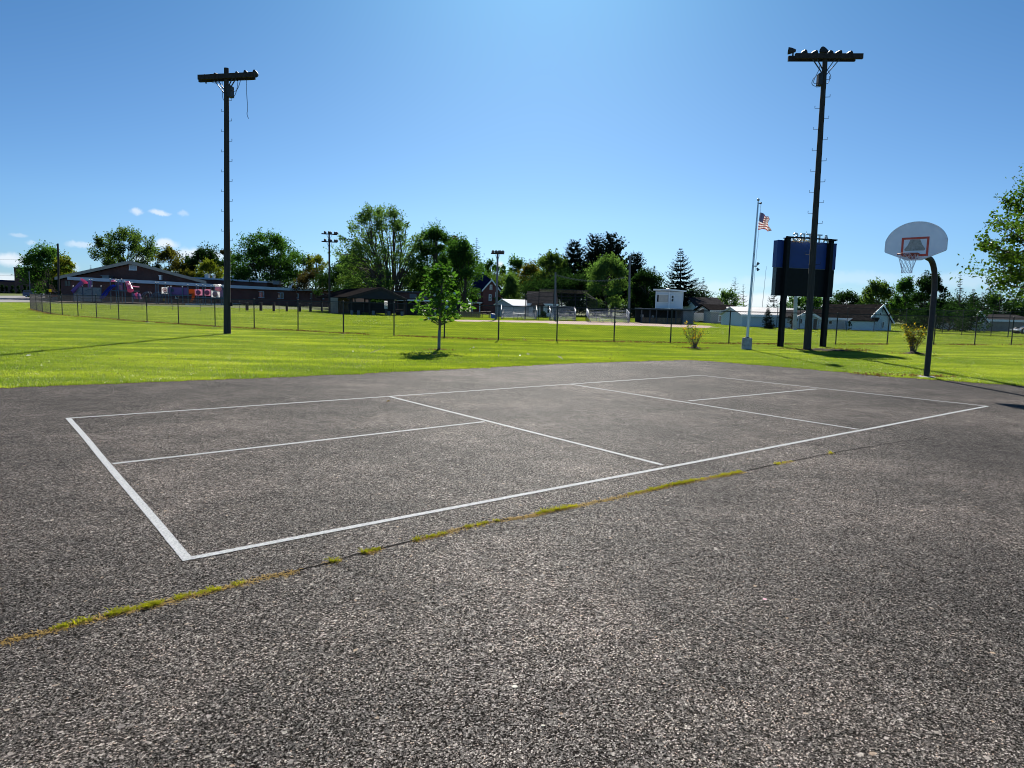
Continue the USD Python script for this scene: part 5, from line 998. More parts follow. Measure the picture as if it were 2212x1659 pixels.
# far left brick block
YB = 225; t = thing('brick_building', 'dark flat roofed brick building at the far left edge beyond the parking lot', 'building', (X(40, YB), YB, float(terrain(X(40, YB), YB))))
zb0 = float(terrain(X(40, YB), YB)) - .2
m = MB(); m.span((X(34, YB), YB, zb0), (X(80, YB), YB + 18, Zp(50, 579, YB))); obj('tower_block', m, 'brick_look', t)
m = MB(); m.span((X(-60, YB), YB + 1, zb0), (X(33.9, YB), YB + 18, Zp(10, 608, YB))); obj('low_block', m, 'brick_look', t)
m = MB(); m.span((X(33.6, YB), YB - .2, Zp(50, 579, YB)), (X(80.4, YB), YB + 18.2, Zp(50, 577.6, YB))); m.span((X(-60, YB), YB + .8, Zp(10, 608, YB)), (X(33.4, YB), YB + 18, Zp(10, 604.8, YB))); obj('parapet', m, 'blue_roof_look', t)
for k_, xa in enumerate((4, 14, 26, 40, 53, 63)):
    tree(f'clipped dark evergreen shrub before the far left brick building, number {k_ + 1} from the left' if False else ['leftmost clipped evergreen before the far left brick building', 'second clipped evergreen from the left edge by the brick building', 'clipped evergreen below the corner of the brick tower block', 'taller clipped evergreen in front of the brick tower block', 'clipped evergreen just left of the thin pale pole', 'clipped evergreen half behind the thin pale pole'][k_], 215, xa - 3.5, xa + 3.5, 617 + (k_ % 2) * 2, 634, 'leaf_dark_look', 300 + k_, 'cone', .5, 2.5, .3, 14, name='shrub', cat='shrub', group='evergreens along the brick building')

# pavilion
YP = 82; t = thing('pavilion', 'dark open sided picnic pavilion with brown gabled roof at mid field', 'pavilion', (X(815, YP), YP, 0))
ap, el, er = P(826, 623, YP), P(750, 644, YP), P(880, 648.5, YP); back = np.array([-9.0, 19.0, 0])
for e_, nm in ((el, 'roof'), (er, 'roof')):
    m = MB(); q = [ap, e_, e_ + back * (1, 1, 0), ap + back * (1, 1, 0)]; nn = np.cross(q[1] - q[0], q[3] - q[0]); nn /= np.linalg.norm(nn); nn *= np.sign(nn[2]); m.prism(q, nn, .16); obj(nm, m, 'brown_shingle_look', t)
m = MB(); m.prism([ap - (0, 0, .05), el + (.5, 0, .02), er + (-.5, 0, .02)], (back / np.linalg.norm(back)), .2); obj('gable_wall', m, 'interior_dark_look', t)
for e_ in (el, er): m = MB(); m.beam(ap + (0, -.06, 0), e_ + (0, -.06, 0), .06, .24); obj('fascia', m, 'wood_dark_look', t)
for f_ in (0.06, .36, .66, .94):
    for k_ in (0, 1): p = el + (er - el) * f_ + back * k_ * .95 + (0, .4, 0); m = MB(); m.span((p[0] - .09, p[1] - .09, 0), (p[0] + .09, p[1] + .09, el[2] + .2)); obj('post', m, 'wood_dark_look', t)
pL = P(722, 660, 86); m = MB(); m.span((X(714, 86), 86, 0), (X(730, 86), 92, Zp(722, 643, 86))); obj('store_wall', m, 'tan_block_look', t)
m = MB(); m.span((X(750, YP) - 3.4, YP + 14, 0), (X(880, YP) - 4, YP + 14.2, 1.5)); obj('back_wall', m, 'interior_dark_look', t)
for i, (xa, lb) in enumerate(((760, 'pale litter bin at the left end under the pavilion'), (774.5, 'pale litter bin second from the left under the pavilion'), (806.5, 'pale litter bin left of the sign under the pavilion'), (840, 'pale litter bin right of the sign under the pavilion'), (868.5, 'pale litter bin at the right end of the pavilion'))):
    p = P(xa, 680, 80); p[2] = 0; m = MB(); m.lathe([(.001, .55), (.16, .55), (.18, .50), (.15, 0)], p, 12); one('litter_bin', m, 'guard_look', lb, 'bin', 'bins under the pavilion', smooth=40)
p = P(833.5, 660, 79.5); tt = thing('notice_board', 'upright pale notice board under the pavilion gable', 'sign', p * (1, 1, 0)); m = MB(); m.span((p[0] - .19, p[1] - .03, Zp(833, 667, 79.5)), (p[0] + .19, p[1] + .03, Zp(833, 650, 79.5))); obj('panel', m, 'white_plastic_look', tt); m = MB(); m.span((p[0] - .04, p[1] + .031, 0), (p[0] + .04, p[1] + .1, 1.2)); obj('post', m, 'dull_steel_look', tt)
for k_ in range(3): m = MB(); m.box((p[0] + .02 * k_, p[1] - .036, Zp(833, 653 + k_ * 4.2, 79.5)), (.28 - .05 * k_, .008, .05)); obj('lettering', m, 'grey_plastic_look', tt)
def picnic_table(c, rz, label, mat='wood_dark_look', L=1.8, name='picnic_table'):
    t = thing(name, label, 'picnic table', c); d = np.array([math.cos(rz), math.sin(rz), 0]); n = np.array([-d[1], d[0], 0]); c = np.array(c, float)
    for k_ in range(5): m = MB(); m.beam(c - d * L / 2 + n * (k_ - 2) * .15 + (0, 0, .74), c + d * L / 2 + n * (k_ - 2) * .15 + (0, 0, .74), .14, .04); obj('plank', m, mat, t)
    for s_ in (-1, 1):
        for k_ in (0, 1): m = MB(); m.beam(c - d * L / 2 + n * s_ * (.62 + .15 * k_) + (0, 0, .45), c + d * L / 2 + n * s_ * (.62 + .15 * k_) + (0, 0, .45), .14, .04); obj('seat', m, mat, t)
        for q in (-1, 1): m = MB(); m.beam(c + d * q * L * .34 + n * s_ * .62, c + d * q * L * .34 + n * s_ * .2 + (0, 0, .72), .09, .04); obj('leg', m, mat, t)
    return t
for i, (xa, Y_, lb) in enumerate(((790, 84, 'dark picnic table at the left under the pavilion'), (822, 84, 'dark picnic table at the middle under the pavilion'), (856, 84, 'dark picnic table at the right under the pavilion'))): picnic_table((X(xa, Y_), Y_, 0), .1, lb)
# dugout and low building right of the pavilion
YD = 86; t = thing('dugout', 'long low dark dugout between the pavilion and the young tree', 'dugout', (X(915, YD), YD, 0))
m = MB(); m.span((X(852, YD), YD, Zp(880, 650, YD)), (X(990, YD), YD + 3.2, Zp(880, 647, YD))); obj('roof', m, 'white_metal_roof_look', t)
m = MB(); m.span((X(852, YD), YD + 2.9, 0), (X(990, YD), YD + 3.05, Zp(880, 650, YD))); obj('back_wall', m, 'interior_dark_look', t)
for xa in np.linspace(856, 986, 7): m = MB(); m.span((X(xa, YD) - .06, YD + .1, 0), (X(xa, YD) + .06, YD + .22, Zp(880, 650, YD))); obj('post', m, 'dark_metal_look', t)
m = MB(); m.span((X(856, YD), YD + .3, 0), (X(986, YD), YD + .38, .62)); obj('front_rail_wall', m, 'wood_dark_look', t)
YR = 100; t = thing('low_building', 'low grey roofed building with pale wall panels behind the dugout', 'building', (X(890, YR), YR, 0))
m = MB(); m.span((X(852, YR), YR, 0), (X(935, YR), YR + 8, Zp(890, 632, YR))); obj('wall', m, 'brick_look', t); m = MB(); m.span((X(850, YR), YR - .5, Zp(890, 632, YR)), (X(937, YR), YR + 8.5, Zp(890, 629.3, YR))); obj('roof', m, 'flat_roof_look', t)
for xa, xb in ((885, 900), (915, 924)): m = MB(); m.span((X(xa, YR), YR - .06, Zp(890, 644.5, YR)), (X(xb, YR), YR - .005, Zp(890, 634.5, YR))); obj('wall_panel', m, 'guard_look', t)
# board fence, tables, bin between tree and bleachers
YF = 80; t = thing('board_fence', 'low brown board fence beside the dugout left of the bleachers', 'fence', (X(1010, YF), YF, 0))
nb_ = 16
for k_ in range(nb_): xa = X(981, YF) + (X(1039, YF) - X(981, YF)) * (k_ + .5) / nb_; m = MB(); m.box((xa, YF, .36), (.17, .03, .72)); obj('board', m, 'bare_wood_look', t)
m = MB(); m.span((X(981, YF), YF + .02, .55), (X(1039, YF), YF + .07, .63)); obj('rail', m, 'wood_dark_look', t)
picnic_table((X(1049, 80), 81, 0), .05, 'brown picnic table between the board fence and the blue bin', 'bare_wood_look', 1.2)
p = np.array([X(1065.5, 78), 78., 0]); t = thing('blue_bin', 'blue plastic barrel bin at the left end of the left bleachers', 'bin', p); m = MB(); m.lathe([(.001, .52), (.25, .52), (.27, .47), (.27, .2), (.25, 0)], p, 14); obj('body', m, 'bin_blue_look', t, smooth=40); m = MB(); m.lathe([(.285, .50), (.285, .54), (.001, .56)], p, 14); obj('lid', m, 'bin_blue_look', t)
YQ = 112; t = thing('red_house', 'two storey dark red house with blue roof and steep front gable', 'house', (X(1062, YQ), YQ, 0))
m = MB(); m.span((X(1017, YQ), YQ + 1, 0), (X(1084, YQ), YQ + 9, Zp(1062, 627.5, YQ))); obj('wall', m, 'red_siding_look', t)
xa, xb = X(1041, YQ), X(1081, YQ); xm = X(1061.8, YQ); zg, zr_ = Zp(1045, 627, YQ), Zp(1061.8, 605.4, YQ)
m = MB(); m.prism([(X(1043, YQ), YQ, 0), (X(1080.5, YQ), YQ, 0), (X(1080.5, YQ), YQ, zg), (xm, YQ, zr_ - .15), (X(1043, YQ), YQ, zg)], (0, 1, 0), 4); obj('gable_front', m, 'red_siding_look', t)
for xe in (xa, xb):
    m = MB(); m.prism([(xm, YQ - .5, zr_), (xe, YQ - .5, zg - .15), (xe, YQ - .5, zg + .02), (xm, YQ - .5, zr_ + .17)], (0, 1, 0), 5.4); obj('gable_roof', m, 'blue_roof_look', t)
    m = MB(); m.prism([(xm, YQ - .56, zr_ - .12), (xe, YQ - .56, zg - .28), (xe, YQ - .56, zg + .03), (xm, YQ - .56, zr_ + .19)], (0, 1, 0), .055); obj('barge_board', m, 'white_trim_look', t)
zt = Zp(1036, 591, YQ + 5); m = MB(); ex0, ex1, y0_, y1_ = X(1012, YQ), X(1088, YQ), YQ + .4, YQ + 9.6; rx0, rx1 = X(1029, YQ), X(1041, YQ)
v = [(ex0, y0_, zg), (ex1, y0_, zg), (ex1, y1_, zg), (ex0, y1_, zg), (rx0, YQ + 4.7, zt), (rx1, YQ + 4.7, zt), (rx1, YQ + 5.3, zt), (rx0, YQ + 5.3, zt)]
m.add(v, [[0, 1, 5, 4], [1, 2, 6, 5], [2, 3, 7, 6], [3, 0, 4, 7], [4, 5, 6, 7], [0, 3, 2, 1]]); obj('main_roof', m, 'blue_roof_look', t)
m = MB(); m.span((rx0, YQ + 4.6, zt), (rx1, YQ + 5.4, zt + .16)); obj('ridge_cap', m, 'white_trim_look', t)
m = MB(); m.span((X(1083.2, YQ), YQ + .93, 0), (X(1084.6, YQ), YQ + .995, zg - .1)); obj('corner_board', m, 'white_trim_look', t)
m = MB(); m.span((X(1010, YQ), YQ + .3, zg - .24), (X(1042.5, YQ), YQ + .42, zg - .02)); m.span((X(1081.3, YQ), YQ + .3, zg - .24), (X(1088.6, YQ), YQ + .42, zg - .02)); obj('eave_board', m, 'guard_look', t)
for (xc_, yc_, w_, h_, yy) in ((1060.7, 620.3, 5.2, 10, YQ), (1058.8, 642.5, 5.8, 13.5, YQ), (1035, 638, 5.4, 9, YQ + 1), (1072.3, 637, 5.2, 12, YQ)): window(t, P(xc_, yc_, yy - .015), w_ / FPX * YQ, h_ / FPX * YQ, (1, 0, 0), (0, -1, 0), 1, bar=True, fw=.11)
m = MB(); m.span((X(1003, YQ), YQ - 2.6, Zp(1020, 655, YQ)), (X(1042, YQ), YQ + .9, Zp(1020, 652, YQ))); obj('porch_roof', m, 'white_trim_look', t)
for xa in (1006, 1022, 1038): m = MB(); m.span((X(xa, YQ) - .08, YQ - 2.4, 0), (X(xa, YQ) + .08, YQ - 2.24, Zp(1020, 655, YQ))); obj('porch_post', m, 'white_trim_look', t)
# white metal roofed shed (gable to the left of its long roof)
YW = 92; t = thing('white_shed', 'small white shed with bright ribbed metal roof behind the left bleachers', 'shed', (X(1105, YW), YW, 0))
g0, g1, g2_ = np.array([X(1071, YW), YW, 0]), np.array([X(1112, YW), YW - .6, 0]), None; ap_ = P(1086, 646.5, YW); le, re = P(1070, 658, YW), P(1111, 661.5, YW - .6); bk = np.array([3.6, 7.5, 0.])
m = MB(); m.prism([le * (1, 1, 0), re * (1, 1, 0), re + (0, 0, -.02), ap_ - (0, 0, .05), le + (0, 0, -.02)], bk / np.linalg.norm(bk), np.linalg.norm(bk)); obj('wall', m, 'grey_siding_look', t)
for e_, nm in ((le, 'roof'), (re, 'roof')):
    e2 = ap_ + (e_ - ap_) * 1.08; off_ = -bk * .04; q = [ap_ + off_, e2 + off_, e2 + bk * 1.04, ap_ + bk * 1.04]; nn = np.cross(q[1] - q[0], q[3] - q[0]); nn /= np.linalg.norm(nn); nn *= np.sign(nn[2]); m = MB(); m.prism(q, nn, .05); rf = obj(nm, m, 'white_metal_roof_look', t); m = MB()
    for f_ in np.linspace(.02, .98, 13): m.beam(q[0] + (q[3] - q[0]) * f_ + nn * .06, q[1] + (q[2] - q[1]) * f_ + nn * .06, .04, .04)
    obj('rib', m, 'white_metal_roof_look', rf)
# white house behind the backstop
YH = 95; t = thing('white_house', 'white house with grey brown roof and dark porch awning behind the backstop', 'house', (X(1170, YH), YH, 0))
gable_house(t, X(1143, YH), X(1202, YH), YH, YH + 8, 0, Zp(1170, 657, YH), Zp(1170, 631, YH), 'white_siding_look', 'grey_shingle_look', .25, axis='x')
m = MB(); m.span((X(1168, YH), YH - .06, 0), (X(1174, YH), YH - .01, 2.0)); obj('door', m, 'brown_door_look', t)
q = [P(1146, 661, YH - 1.5), P(1177, 661, YH - 1.5), P(1172, 656, YH), P(1150, 656, YH)]; m = MB(); m.prism(q, (0, 0, 1), .1); obj('awning', m, 'brown_shingle_look', t)
for xa in (1147.5, 1176): m = MB(); m.span((X(xa, YH) - .05, YH - 1.45, 0), (X(xa, YH) + .05, YH - 1.35, P(1146, 661, YH - 1.5)[2])); obj('porch_post', m, 'white_trim_look', t)
window(t, P(1188, 668, YH - .01), .9, 1.2, (1, 0, 0), (0, -1, 0), 1, bar=True); window(t, P(1156, 668, YH - .01), .8, 1.1, (1, 0, 0), (0, -1, 0), 1, bar=True)
tree('dark round bush in front of the white house door', 90, 1164, 1181, 676, 689, 'leaf_dark_look', 330, 'dome', .2, 2.5, .25, 14, name='shrub', cat='shrub')
# backstop
t = thing('backstop', 'wide chain link baseball backstop with angled hood behind home plate', 'backstop', (X(1215, 80), 80, 0))
xs = [1135.5, 1164, 1196, 1213, 1243, 1267, 1290]; Yb_ = [76, 79, 81, 81, 81, 80, 78]; tops = [636, 631.5, 632, 633, 634, 634.5, 649]
pb = [np.array([X(a, y), y, 0]) for a, y in zip(xs, Yb_)]; pt = [np.array([p[0], p[1], Zp(a, q, y)]) for p, a, q, y in zip(pb, xs, tops, Yb_)]; low = [np.array([p[0], p[1], Zp(a, 648, y)]) for p, a, y in zip(pb, xs, Yb_)]; mid = [(a + b_) / 2 for a, b_ in zip(pt, low)]
for b_, q in zip(pb, pt): m = MB(); m.tube([b_, q], .045, 7); obj('post', m, 'galvanised_look', t)
for row in (pt, mid, low):
    m = MB()
    for a, b_ in zip(row[:-1], row[1:]): m.tube([a, b_], .035, 6)
    obj('cross_rail', m, 'galvanised_look', t)
m = MB()
for a, b_, ta, tb in zip(pb[:-1], pb[1:], pt[:-1], pt[1:]): wires(m, a, b_, .05, min(ta[2], tb[2]) - .05, .12, .0035)
obj('chain_link', m, 'galvanised_look', t)
hood = [q + np.array([0, -1.6, .35]) for q in pt[1:6]]; m = MB()
for a, b_ in zip(hood[:-1], hood[1:]): m.tube([a, b_], .035, 6)
for a, b_ in zip(pt[1:6], hood): m.tube([a, b_], .03, 6)
obj('hood_frame', m, 'galvanised_look', t)
m = MB()
for i in range(1, 5):
    a, b_, c_, d_ = pt[i], pt[i + 1], hood[i], hood[i - 1]
    for f_ in np.linspace(0, 1, 26): m.tube([a + (b_ - a) * f_, d_ + (c_ - d_) * f_], .004, 3, False)
    for f_ in np.linspace(0, 1, 14): m.tube([a + (d_ - a) * f_, b_ + (c_ - b_) * f_], .004, 3, False)
obj('hood_mesh', m, 'galvanised_look', t)

# bleachers: planks on a steel frame with slatted guards at both ends
def bleacher(label, xa, xb, yt, yb, Y, rows, depth, end_l=1.0):
    x0, x1 = X(xa, Y), X(xb, Y); t = thing('bleachers', label, 'bleachers', ((x0 + x1) / 2, Y, 0)); zt = Zp((xa + xb) / 2, yt, Y); zr_ = zt - .55; st = zr_ / rows
    for i in range(rows):
        z, y = .12 + st * (i + .8), Y + depth * i / rows
        m = MB(); m.box(((x0 + x1) / 2, y + .14, z), (x1 - x0, .24, .045)); obj('seat_plank', m, 'aluminium_look', t)
        m = MB(); m.box(((x0 + x1) / 2, y + .02 - depth / rows * .3, z - st * .5), (x1 - x0, .22, .03)); obj('foot_plank', m, 'aluminium_look', t)
    for k_ in range(4):
        z = zr_ + .10 + (zt - zr_ - .1) * k_ / 3; m = MB(); m.box(((x0 + x1) / 2, Y + depth + .12, z), (x1 - x0, .03, .045)); obj('back_rail', m, 'aluminium_look', t)
    for f_ in np.linspace(.03, .97, 4):
        x = x0 + (x1 - x0) * f_; m = MB(); m.beam((x, Y - .1, .03), (x, Y + depth + .2, zr_ - .05), .05); m.beam((x, Y + depth + .2, 0), (x, Y + depth + .2, zt), .05); m.beam((x, Y, 0), (x, Y, .2), .05); m.beam((x, Y - .2, .02), (x, Y + depth + .3, .02), .05); obj('frame', m, 'dull_steel_look', t)
    for s_, x in ((-1, x0 - .05), (1, x1 + .05)):
        for k_ in range(5):
            m = MB(); dz = .16 * k_; m.beam((x, Y + depth * .25, .55 + dz - .12), (x, Y + depth + .15, zt - .62 + dz - .02), .03, .10); obj('guard_slat', m, 'white_trim_look', t)
        for f_ in (.25, .62, 1.0): z = .2 + (zt - .7) * f_; m = MB(); m.box((x - s_ * .035, Y + depth * f_, z / 2 + .25), (.05, .05, z + .7)); obj('guard_post', m, 'dull_steel_look', t)
bleacher('left aluminium bleachers in front of the white shed', 1084, 1160, 660.5, 690, 77, 5, 2.6)
bleacher('middle aluminium bleachers with close rows, right of the backstop centre', 1191, 1245, 663, 690.5, 76, 6, 2.6)
bleacher('right aluminium bleachers between the middle ones and the press box', 1275, 1362, 667, 696, 72, 5, 2.8)
p = np.array([X(1122, 76), 75.6, 0]); t = thing('round_table', 'white round table in front of the left bleachers', 'table', p); m = MB(); m.lathe([(.001, .74), (.6, .74), (.62, .71), (.6, .69), (.001, .69)], p, 20); obj('tabletop', m, 'white_plastic_look', t)
for a in (0, 2.1, 4.2): m = MB(); m.tube([p + (.1 * math.cos(a), .1 * math.sin(a), .69), p + (.42 * math.cos(a), .42 * math.sin(a), 0)], .03, 6); obj('leg', m, 'dull_steel_look', t)
# press box on a dugout
YX = 76; t = thing('press_box', 'small white press box with open shutter standing above the dark concession stand', 'press box', (X(1445, YX), YX, 0))
zb_, zl, zc_, zr_ = Zp(1430, 666, YX), Zp(1417, 630.5, YX), Zp(1440, 628.5, YX), Zp(1474, 633, YX)
A_, B_, C_ = np.array([X(1416.6, YX + .9), YX + .9, 0]), np.array([X(1445.3, YX), YX, 0]), np.array([X(1475, YX + .7), YX + .7, 0]); D_ = A_ + (C_ - B_); zz1 = zc_ - .05
m = MB(); m.prism([q * (1, 1, 0) + (0, 0, zb_) for q in (A_, B_, C_, D_)], (0, 0, 1), zz1 - zb_); obj('wall', m, 'white_siding_look', t)
cx_ = (A_ + B_ + C_ + D_) / 4; m = MB(); m.prism([cx_ + (q - cx_) * 1.24 + (0, 0, zz1 + .002 + (.10 if k_ < 2 else -.0)) for k_, q in enumerate((A_, B_, C_, D_))], (0, 0, 1), .16); obj('roof', m, 'white_trim_look', t)
def face(a, b_, s0, s1, z0, z1, d, mat, name, dep=.04):
    u_ = (b_ - a) / np.linalg.norm(b_ - a); n_ = np.array([u_[1], -u_[0], 0]); L_ = np.linalg.norm(b_ - a); m = MB(); m.prism([a + u_ * L_ * s + n_ * d + (0, 0, z) for s, z in ((s0, z0), (s1, z0), (s1, z1), (s0, z1))], n_, dep); return obj(name, m, mat, t)
hz = zz1 - zb_
sh = face(A_, B_, .10, .90, zb_ + hz * .38, zb_ + hz * .80, .004, 'interior_dark_look', 'opening'); face(A_, B_, .24, .92, zb_ + hz * .37, zb_ + hz * .81, .06, 'shutter_cream_look', 'shutter')
for z_ in (.34, .81): face(A_, B_, .07, .95, zb_ + hz * z_, zb_ + hz * (z_ + .035), .004, 'white_trim_look', 'window_trim', .08)
for a, b_ in ((A_, B_), (B_, C_)):
    face(a, b_, -.02, .025, zb_, zz1, .003, 'white_trim_look', 'corner_board', .05); face(a, b_, .975, 1.0, zb_, zz1, .003, 'white_trim_look', 'corner_board', .045)
u_ = (C_ - B_) / np.linalg.norm(C_ - B_); window(t, B_ + u_ * .22 * np.linalg.norm(C_ - B_) + (0, 0, zb_ + hz * .585) + np.array([u_[1], -u_[0], 0]) * .012, .42, .80, u_, (u_[1], -u_[0], 0), 1, bar=True, fw=.07)
m = MB(); m.lathe([(.12, 0), (.12, .12), (.2, .16), (.001, .22)], cx_ + (-.2, 0, zz1 + .16), 10); obj('roof_vent', m, 'vent_metal_look', t)
YC = 75; m = MB(); m.span((X(1383, YC), YC - .6, zb_ - .16), (X(1494, YC), YC + 3.2, zb_ - .02)); obj('stand_roof', m, 'guard_look', t)
m = MB(); m.span((X(1384, YC), YC + 2.8, 0), (X(1478, YC), YC + 3.0, zb_ - .162)); obj('stand_back_wall', m, 'interior_dark_look', t)
m = MB(); m.span((X(1476, YC), YC - .3, 0), (X(1499, YC), YC + 3, zb_ - .2)); obj('stand_end_wall', m, 'grey_block_look', t)
for xa in (1386, 1404, 1418, 1442, 1460): m = MB(); m.span((X(xa, YC) - .05, YC - .4, 0), (X(xa, YC) + .05, YC - .3, zb_ - .162)); obj('post', m, 'dull_steel_look', t)
for k_ in range(10): xa = X(1386, YC) + (X(1472, YC) - X(1386, YC)) * (k_ + .5) / 10; m = MB(); m.box((xa, YC - .25, .33), (.40, .035, .56)); obj('front_board', m, 'bare_wood_look', t)
m = MB(); m.beam((X(1424, YC), YC + .8, .3), (X(1442, YC), YC + .8, 1.5), .12, .05); obj('stair_string', m, 'wood_dark_look', t)
for px_, lb, r_ in ((1389, 'white round cooler on the concession stand bench', .17), (1412, 'white tub beside the posts of the concession stand', .13)):
    p = np.array([X(px_, 75.4), 75.4, .62]); m = MB(); m.lathe([(.001, r_ * 1.7), (r_ * .9, r_ * 1.65), (r_, r_ * 1.4), (r_ * .9, 0), (.001, 0)], p, 14); one('cooler', m, 'white_plastic_look', lb, 'cooler', smooth=40)
# houses at the right
YA = 92; t = thing('grey_roof_house', 'dim house with long grey roof behind the press box and small brown house', 'house', (X(1540, YA), YA, 0))
gable_house(t, X(1508, YA), X(1566, YA), YA, YA + 9, 0, Zp(1540, 664, YA), Zp(1540, 644, YA), 'pale_blue_siding_look', 'grey_shingle_look', .3, axis='x')
YE = 80; t = thing('brown_roof_house', 'small grey house with brown roof left of the flagpole foot', 'house', (X(1565, YE), YE, 0))
gable_house(t, X(1538, YE), X(1600, YE), YE, YE + 7, 0, Zp(1565, 673, YE), Zp(1565, 660.5, YE), 'grey_siding_look', 'brown_shingle_look', .25, axis='x')
m = MB(); q = P(1587, 663, YE - 1.2); m.prism([(X(1577, YE - 1.2), YE - 1.2, 0), (X(1601, YE - 1.2), YE - 1.2, 0), (X(1601, YE - 1.2), YE - 1.2, 1.15), tuple(q), (X(1577, YE - 1.2), YE - 1.2, 1.35)], (0, 1, 0), 3); obj('side_gable', m, 'grey_siding_look', t); window(t, P(1560, 688, YE - .012), .9, .8, (1, 0, 0), (0, -1, 0), 1)
for e_ in ((X(1575, YE - 1.2), 1.28), (X(1606, YE - 1.2), 1.0)): m = MB(); m.beam((q[0], YE - 1.3, q[2] + .06), (e_[0], YE - 1.3, e_[1]), .12, .10); obj('barge_board', m, 'guard_look', t)
YM = 68; t = thing('metal_shed', 'long pale metal sided shed with light roof left of the scoreboard legs', 'shed', (X(1680, YM), YM, 0))
gable_house(t, X(1606, YM), X(1742, YM), YM, YM + 7, 0, Zp(1675, 683.5, YM), Zp(1675, 668, YM + 3.5), 'pale_blue_siding_look', 'tan_metal_roof_look', .2, axis='x')
m = MB()
for xa in np.linspace(X(1606, YM), X(1742, YM), 26): m.beam((xa, YM - .2, Zp(1675, 683.5, YM) + .14), (xa, YM + 3.5, Zp(1675, 668, YM + 3.5) + .17), .03, .03)
obj('roof_rib', m, 'tan_metal_roof_look', t)
YN = 64; t = thing('gabled_shed', 'pale blue gabled shed with brown door directly behind the right light pole', 'shed', (X(1746, YN), YN, 0))
gable_house(t, X(1723, YN), X(1770, YN), YN, YN + 6, 0, Zp(1746, 687, YN), Zp(1746.7, 674, YN), 'pale_blue_siding_look', 'grey_shingle_look', .2)
m = MB(); m.span((X(1760.5, YN), YN - .05, 0), (X(1768, YN), YN - .006, .98)); obj('door', m, 'brown_door_look', t); m = MB(); m.span((X(1732, YN), YN - .04, .55), (X(1735, YN), YN - .006, .95)); obj('window', m, 'brown_door_look', t)
YG = 66; t = thing('white_gabled_house', 'white house with dark roof and tall end gable left of the basketball post', 'house', (X(1850, YG), YG, 0))
gable_house(t, X(1772, YG), X(1890, YG), YG, YG + 5, 0, Zp(1830, 690, YG), Zp(1830, 672.5, YG + 2.5), 'white_siding_look', 'brown_shingle_look', .15, axis='x')
xg0, xg1 = X(1884, YG - .6), X(1929.5, YG - .6); m = MB(); za_, zl_, zr2 = Zp(1906, 660, YG - .6), Zp(1885, 683, YG - .6), Zp(1928, 696, YG - .6); xg = X(1906, YG - .6)
m.prism([(xg0, YG - .6, 0), (xg1, YG - .6, 0), (xg1, YG - .6, zr2), (xg, YG - .6, za_ - .05), (xg0, YG - .6, zl_)], (0, 1, 0), 7); obj('gable_wall', m, 'pale_blue_siding_look', t)
for xe, ze_ in ((xg0 - .15, zl_ - .16), (xg1 + .12, zr2 - .14)):
    m = MB(); m.prism([(xg, YG - .9, za_), (xe, YG - .9, ze_), (xe, YG - .9, ze_ + .12), (xg, YG - .9, za_ + .12)], (0, 1, 0), 7.6); obj('gable_roof', m, 'brown_shingle_look', t); m = MB(); m.prism([(xg, YG - .95, za_ - .06), (xe, YG - .95, ze_ - .06), (xe, YG - .95, ze_ + .13), (xg, YG - .95, za_ + .13)], (0, 1, 0), .045); obj('barge_board', m, 'white_trim_look', t)
m = MB(); m.prism([(X(1792, YG + 3.5), YG + 3.5, Zp(1830, 671.5, YG + 3.5)), (X(1902, YG + 3.5), YG + 3.5, Zp(1830, 671.5, YG + 3.5)), (X(1900, YG + 6), YG + 6, Zp(1830, 659, YG + 6)), (X(1792, YG + 6), YG + 6, Zp(1830, 657.5, YG + 6))], (0, .4, -1), .12); obj('upper_roof', m, 'brown_shingle_look', t)
m = MB(); m.span((X(1792, YG + 6), YG + 4.2, 0), (X(1890, YG + 6), YG + 6.1, Zp(1830, 672, YG + 6))); obj('upper_wall', m, 'white_siding_look', t)
m = MB(); yl = YG - 1.6; m.span((X(1841, yl), yl, 0), (X(1895, yl), YG - .61, Zp(1860, 693.5, yl))); obj('lean_to_wall', m, 'pale_blue_siding_look', t)
m = MB(); m.prism([(X(1838, yl), yl - .15, Zp(1860, 694, yl)), (X(1898, yl), yl - .15, Zp(1860, 694, yl)), (X(1896, YG), YG - .62, Zp(1860, 686.5, YG)), (X(1842, YG), YG - .62, Zp(1860, 686.5, YG))], (0, 0, 1), .07); obj('lean_to_roof', m, 'brown_shingle_look', t)
window(t, P(1793.5, 696.5, YG - .012), .38, .36, (1, 0, 0), (0, -1, 0), 1, fw=.05); window(t, P(1826, 699, YG - .012), .20, .52, (1, 0, 0), (0, -1, 0), 1, fw=.04); window(t, P(1907, 702, YG - .612), .20, .62, (1, 0, 0), (0, -1, 0), 1, fw=.04); window(t, P(1902, 677.5, YG - .612), .22, .26, (1, 0, 0), (0, -1, 0), 1, fw=.04)
p = P(1908, 661, YG - .7); m = MB(); m.tube([p - (0, 0, .6), p + (0, 0, .05), p + (.25, -.1, .18), p + (.62, -.2, .26)], [.03, .03, .02, .035], 6); obj('lamp_arm', m, 'guard_look', t)
tree('dark climbing plant against the white house between the windows', 64.5, 1834, 1841, 690, 712, 'leaf_dark_look', 340, 'oval', .12, 2.6, .3, 12, name='shrub', cat='shrub')
tree('small bare apple tree in front of the pale metal shed', 63, 1700, 1722, 680, 711, 'leaf_brown_look', 341, 'round', .09, .28, .12, 26, limb=1.0, cat='tree')
YK = 74; t = thing('grey_house', 'grey house with steep gable and shuttered window at the far right', 'house', (X(2120, YK), YK, 0))
gable_house(t, X(2098, YK), X(2136, YK), YK, YK + 8, 0, Zp(2105, 693, YK), Zp(2112, 674, YK), 'grey_siding_look', 'grey_shingle_look', .2)
window(t, P(2121, 694.5, YK - .012), .36, .46, (1, 0, 0), (0, -1, 0), 1, bar=True, fw=.05)
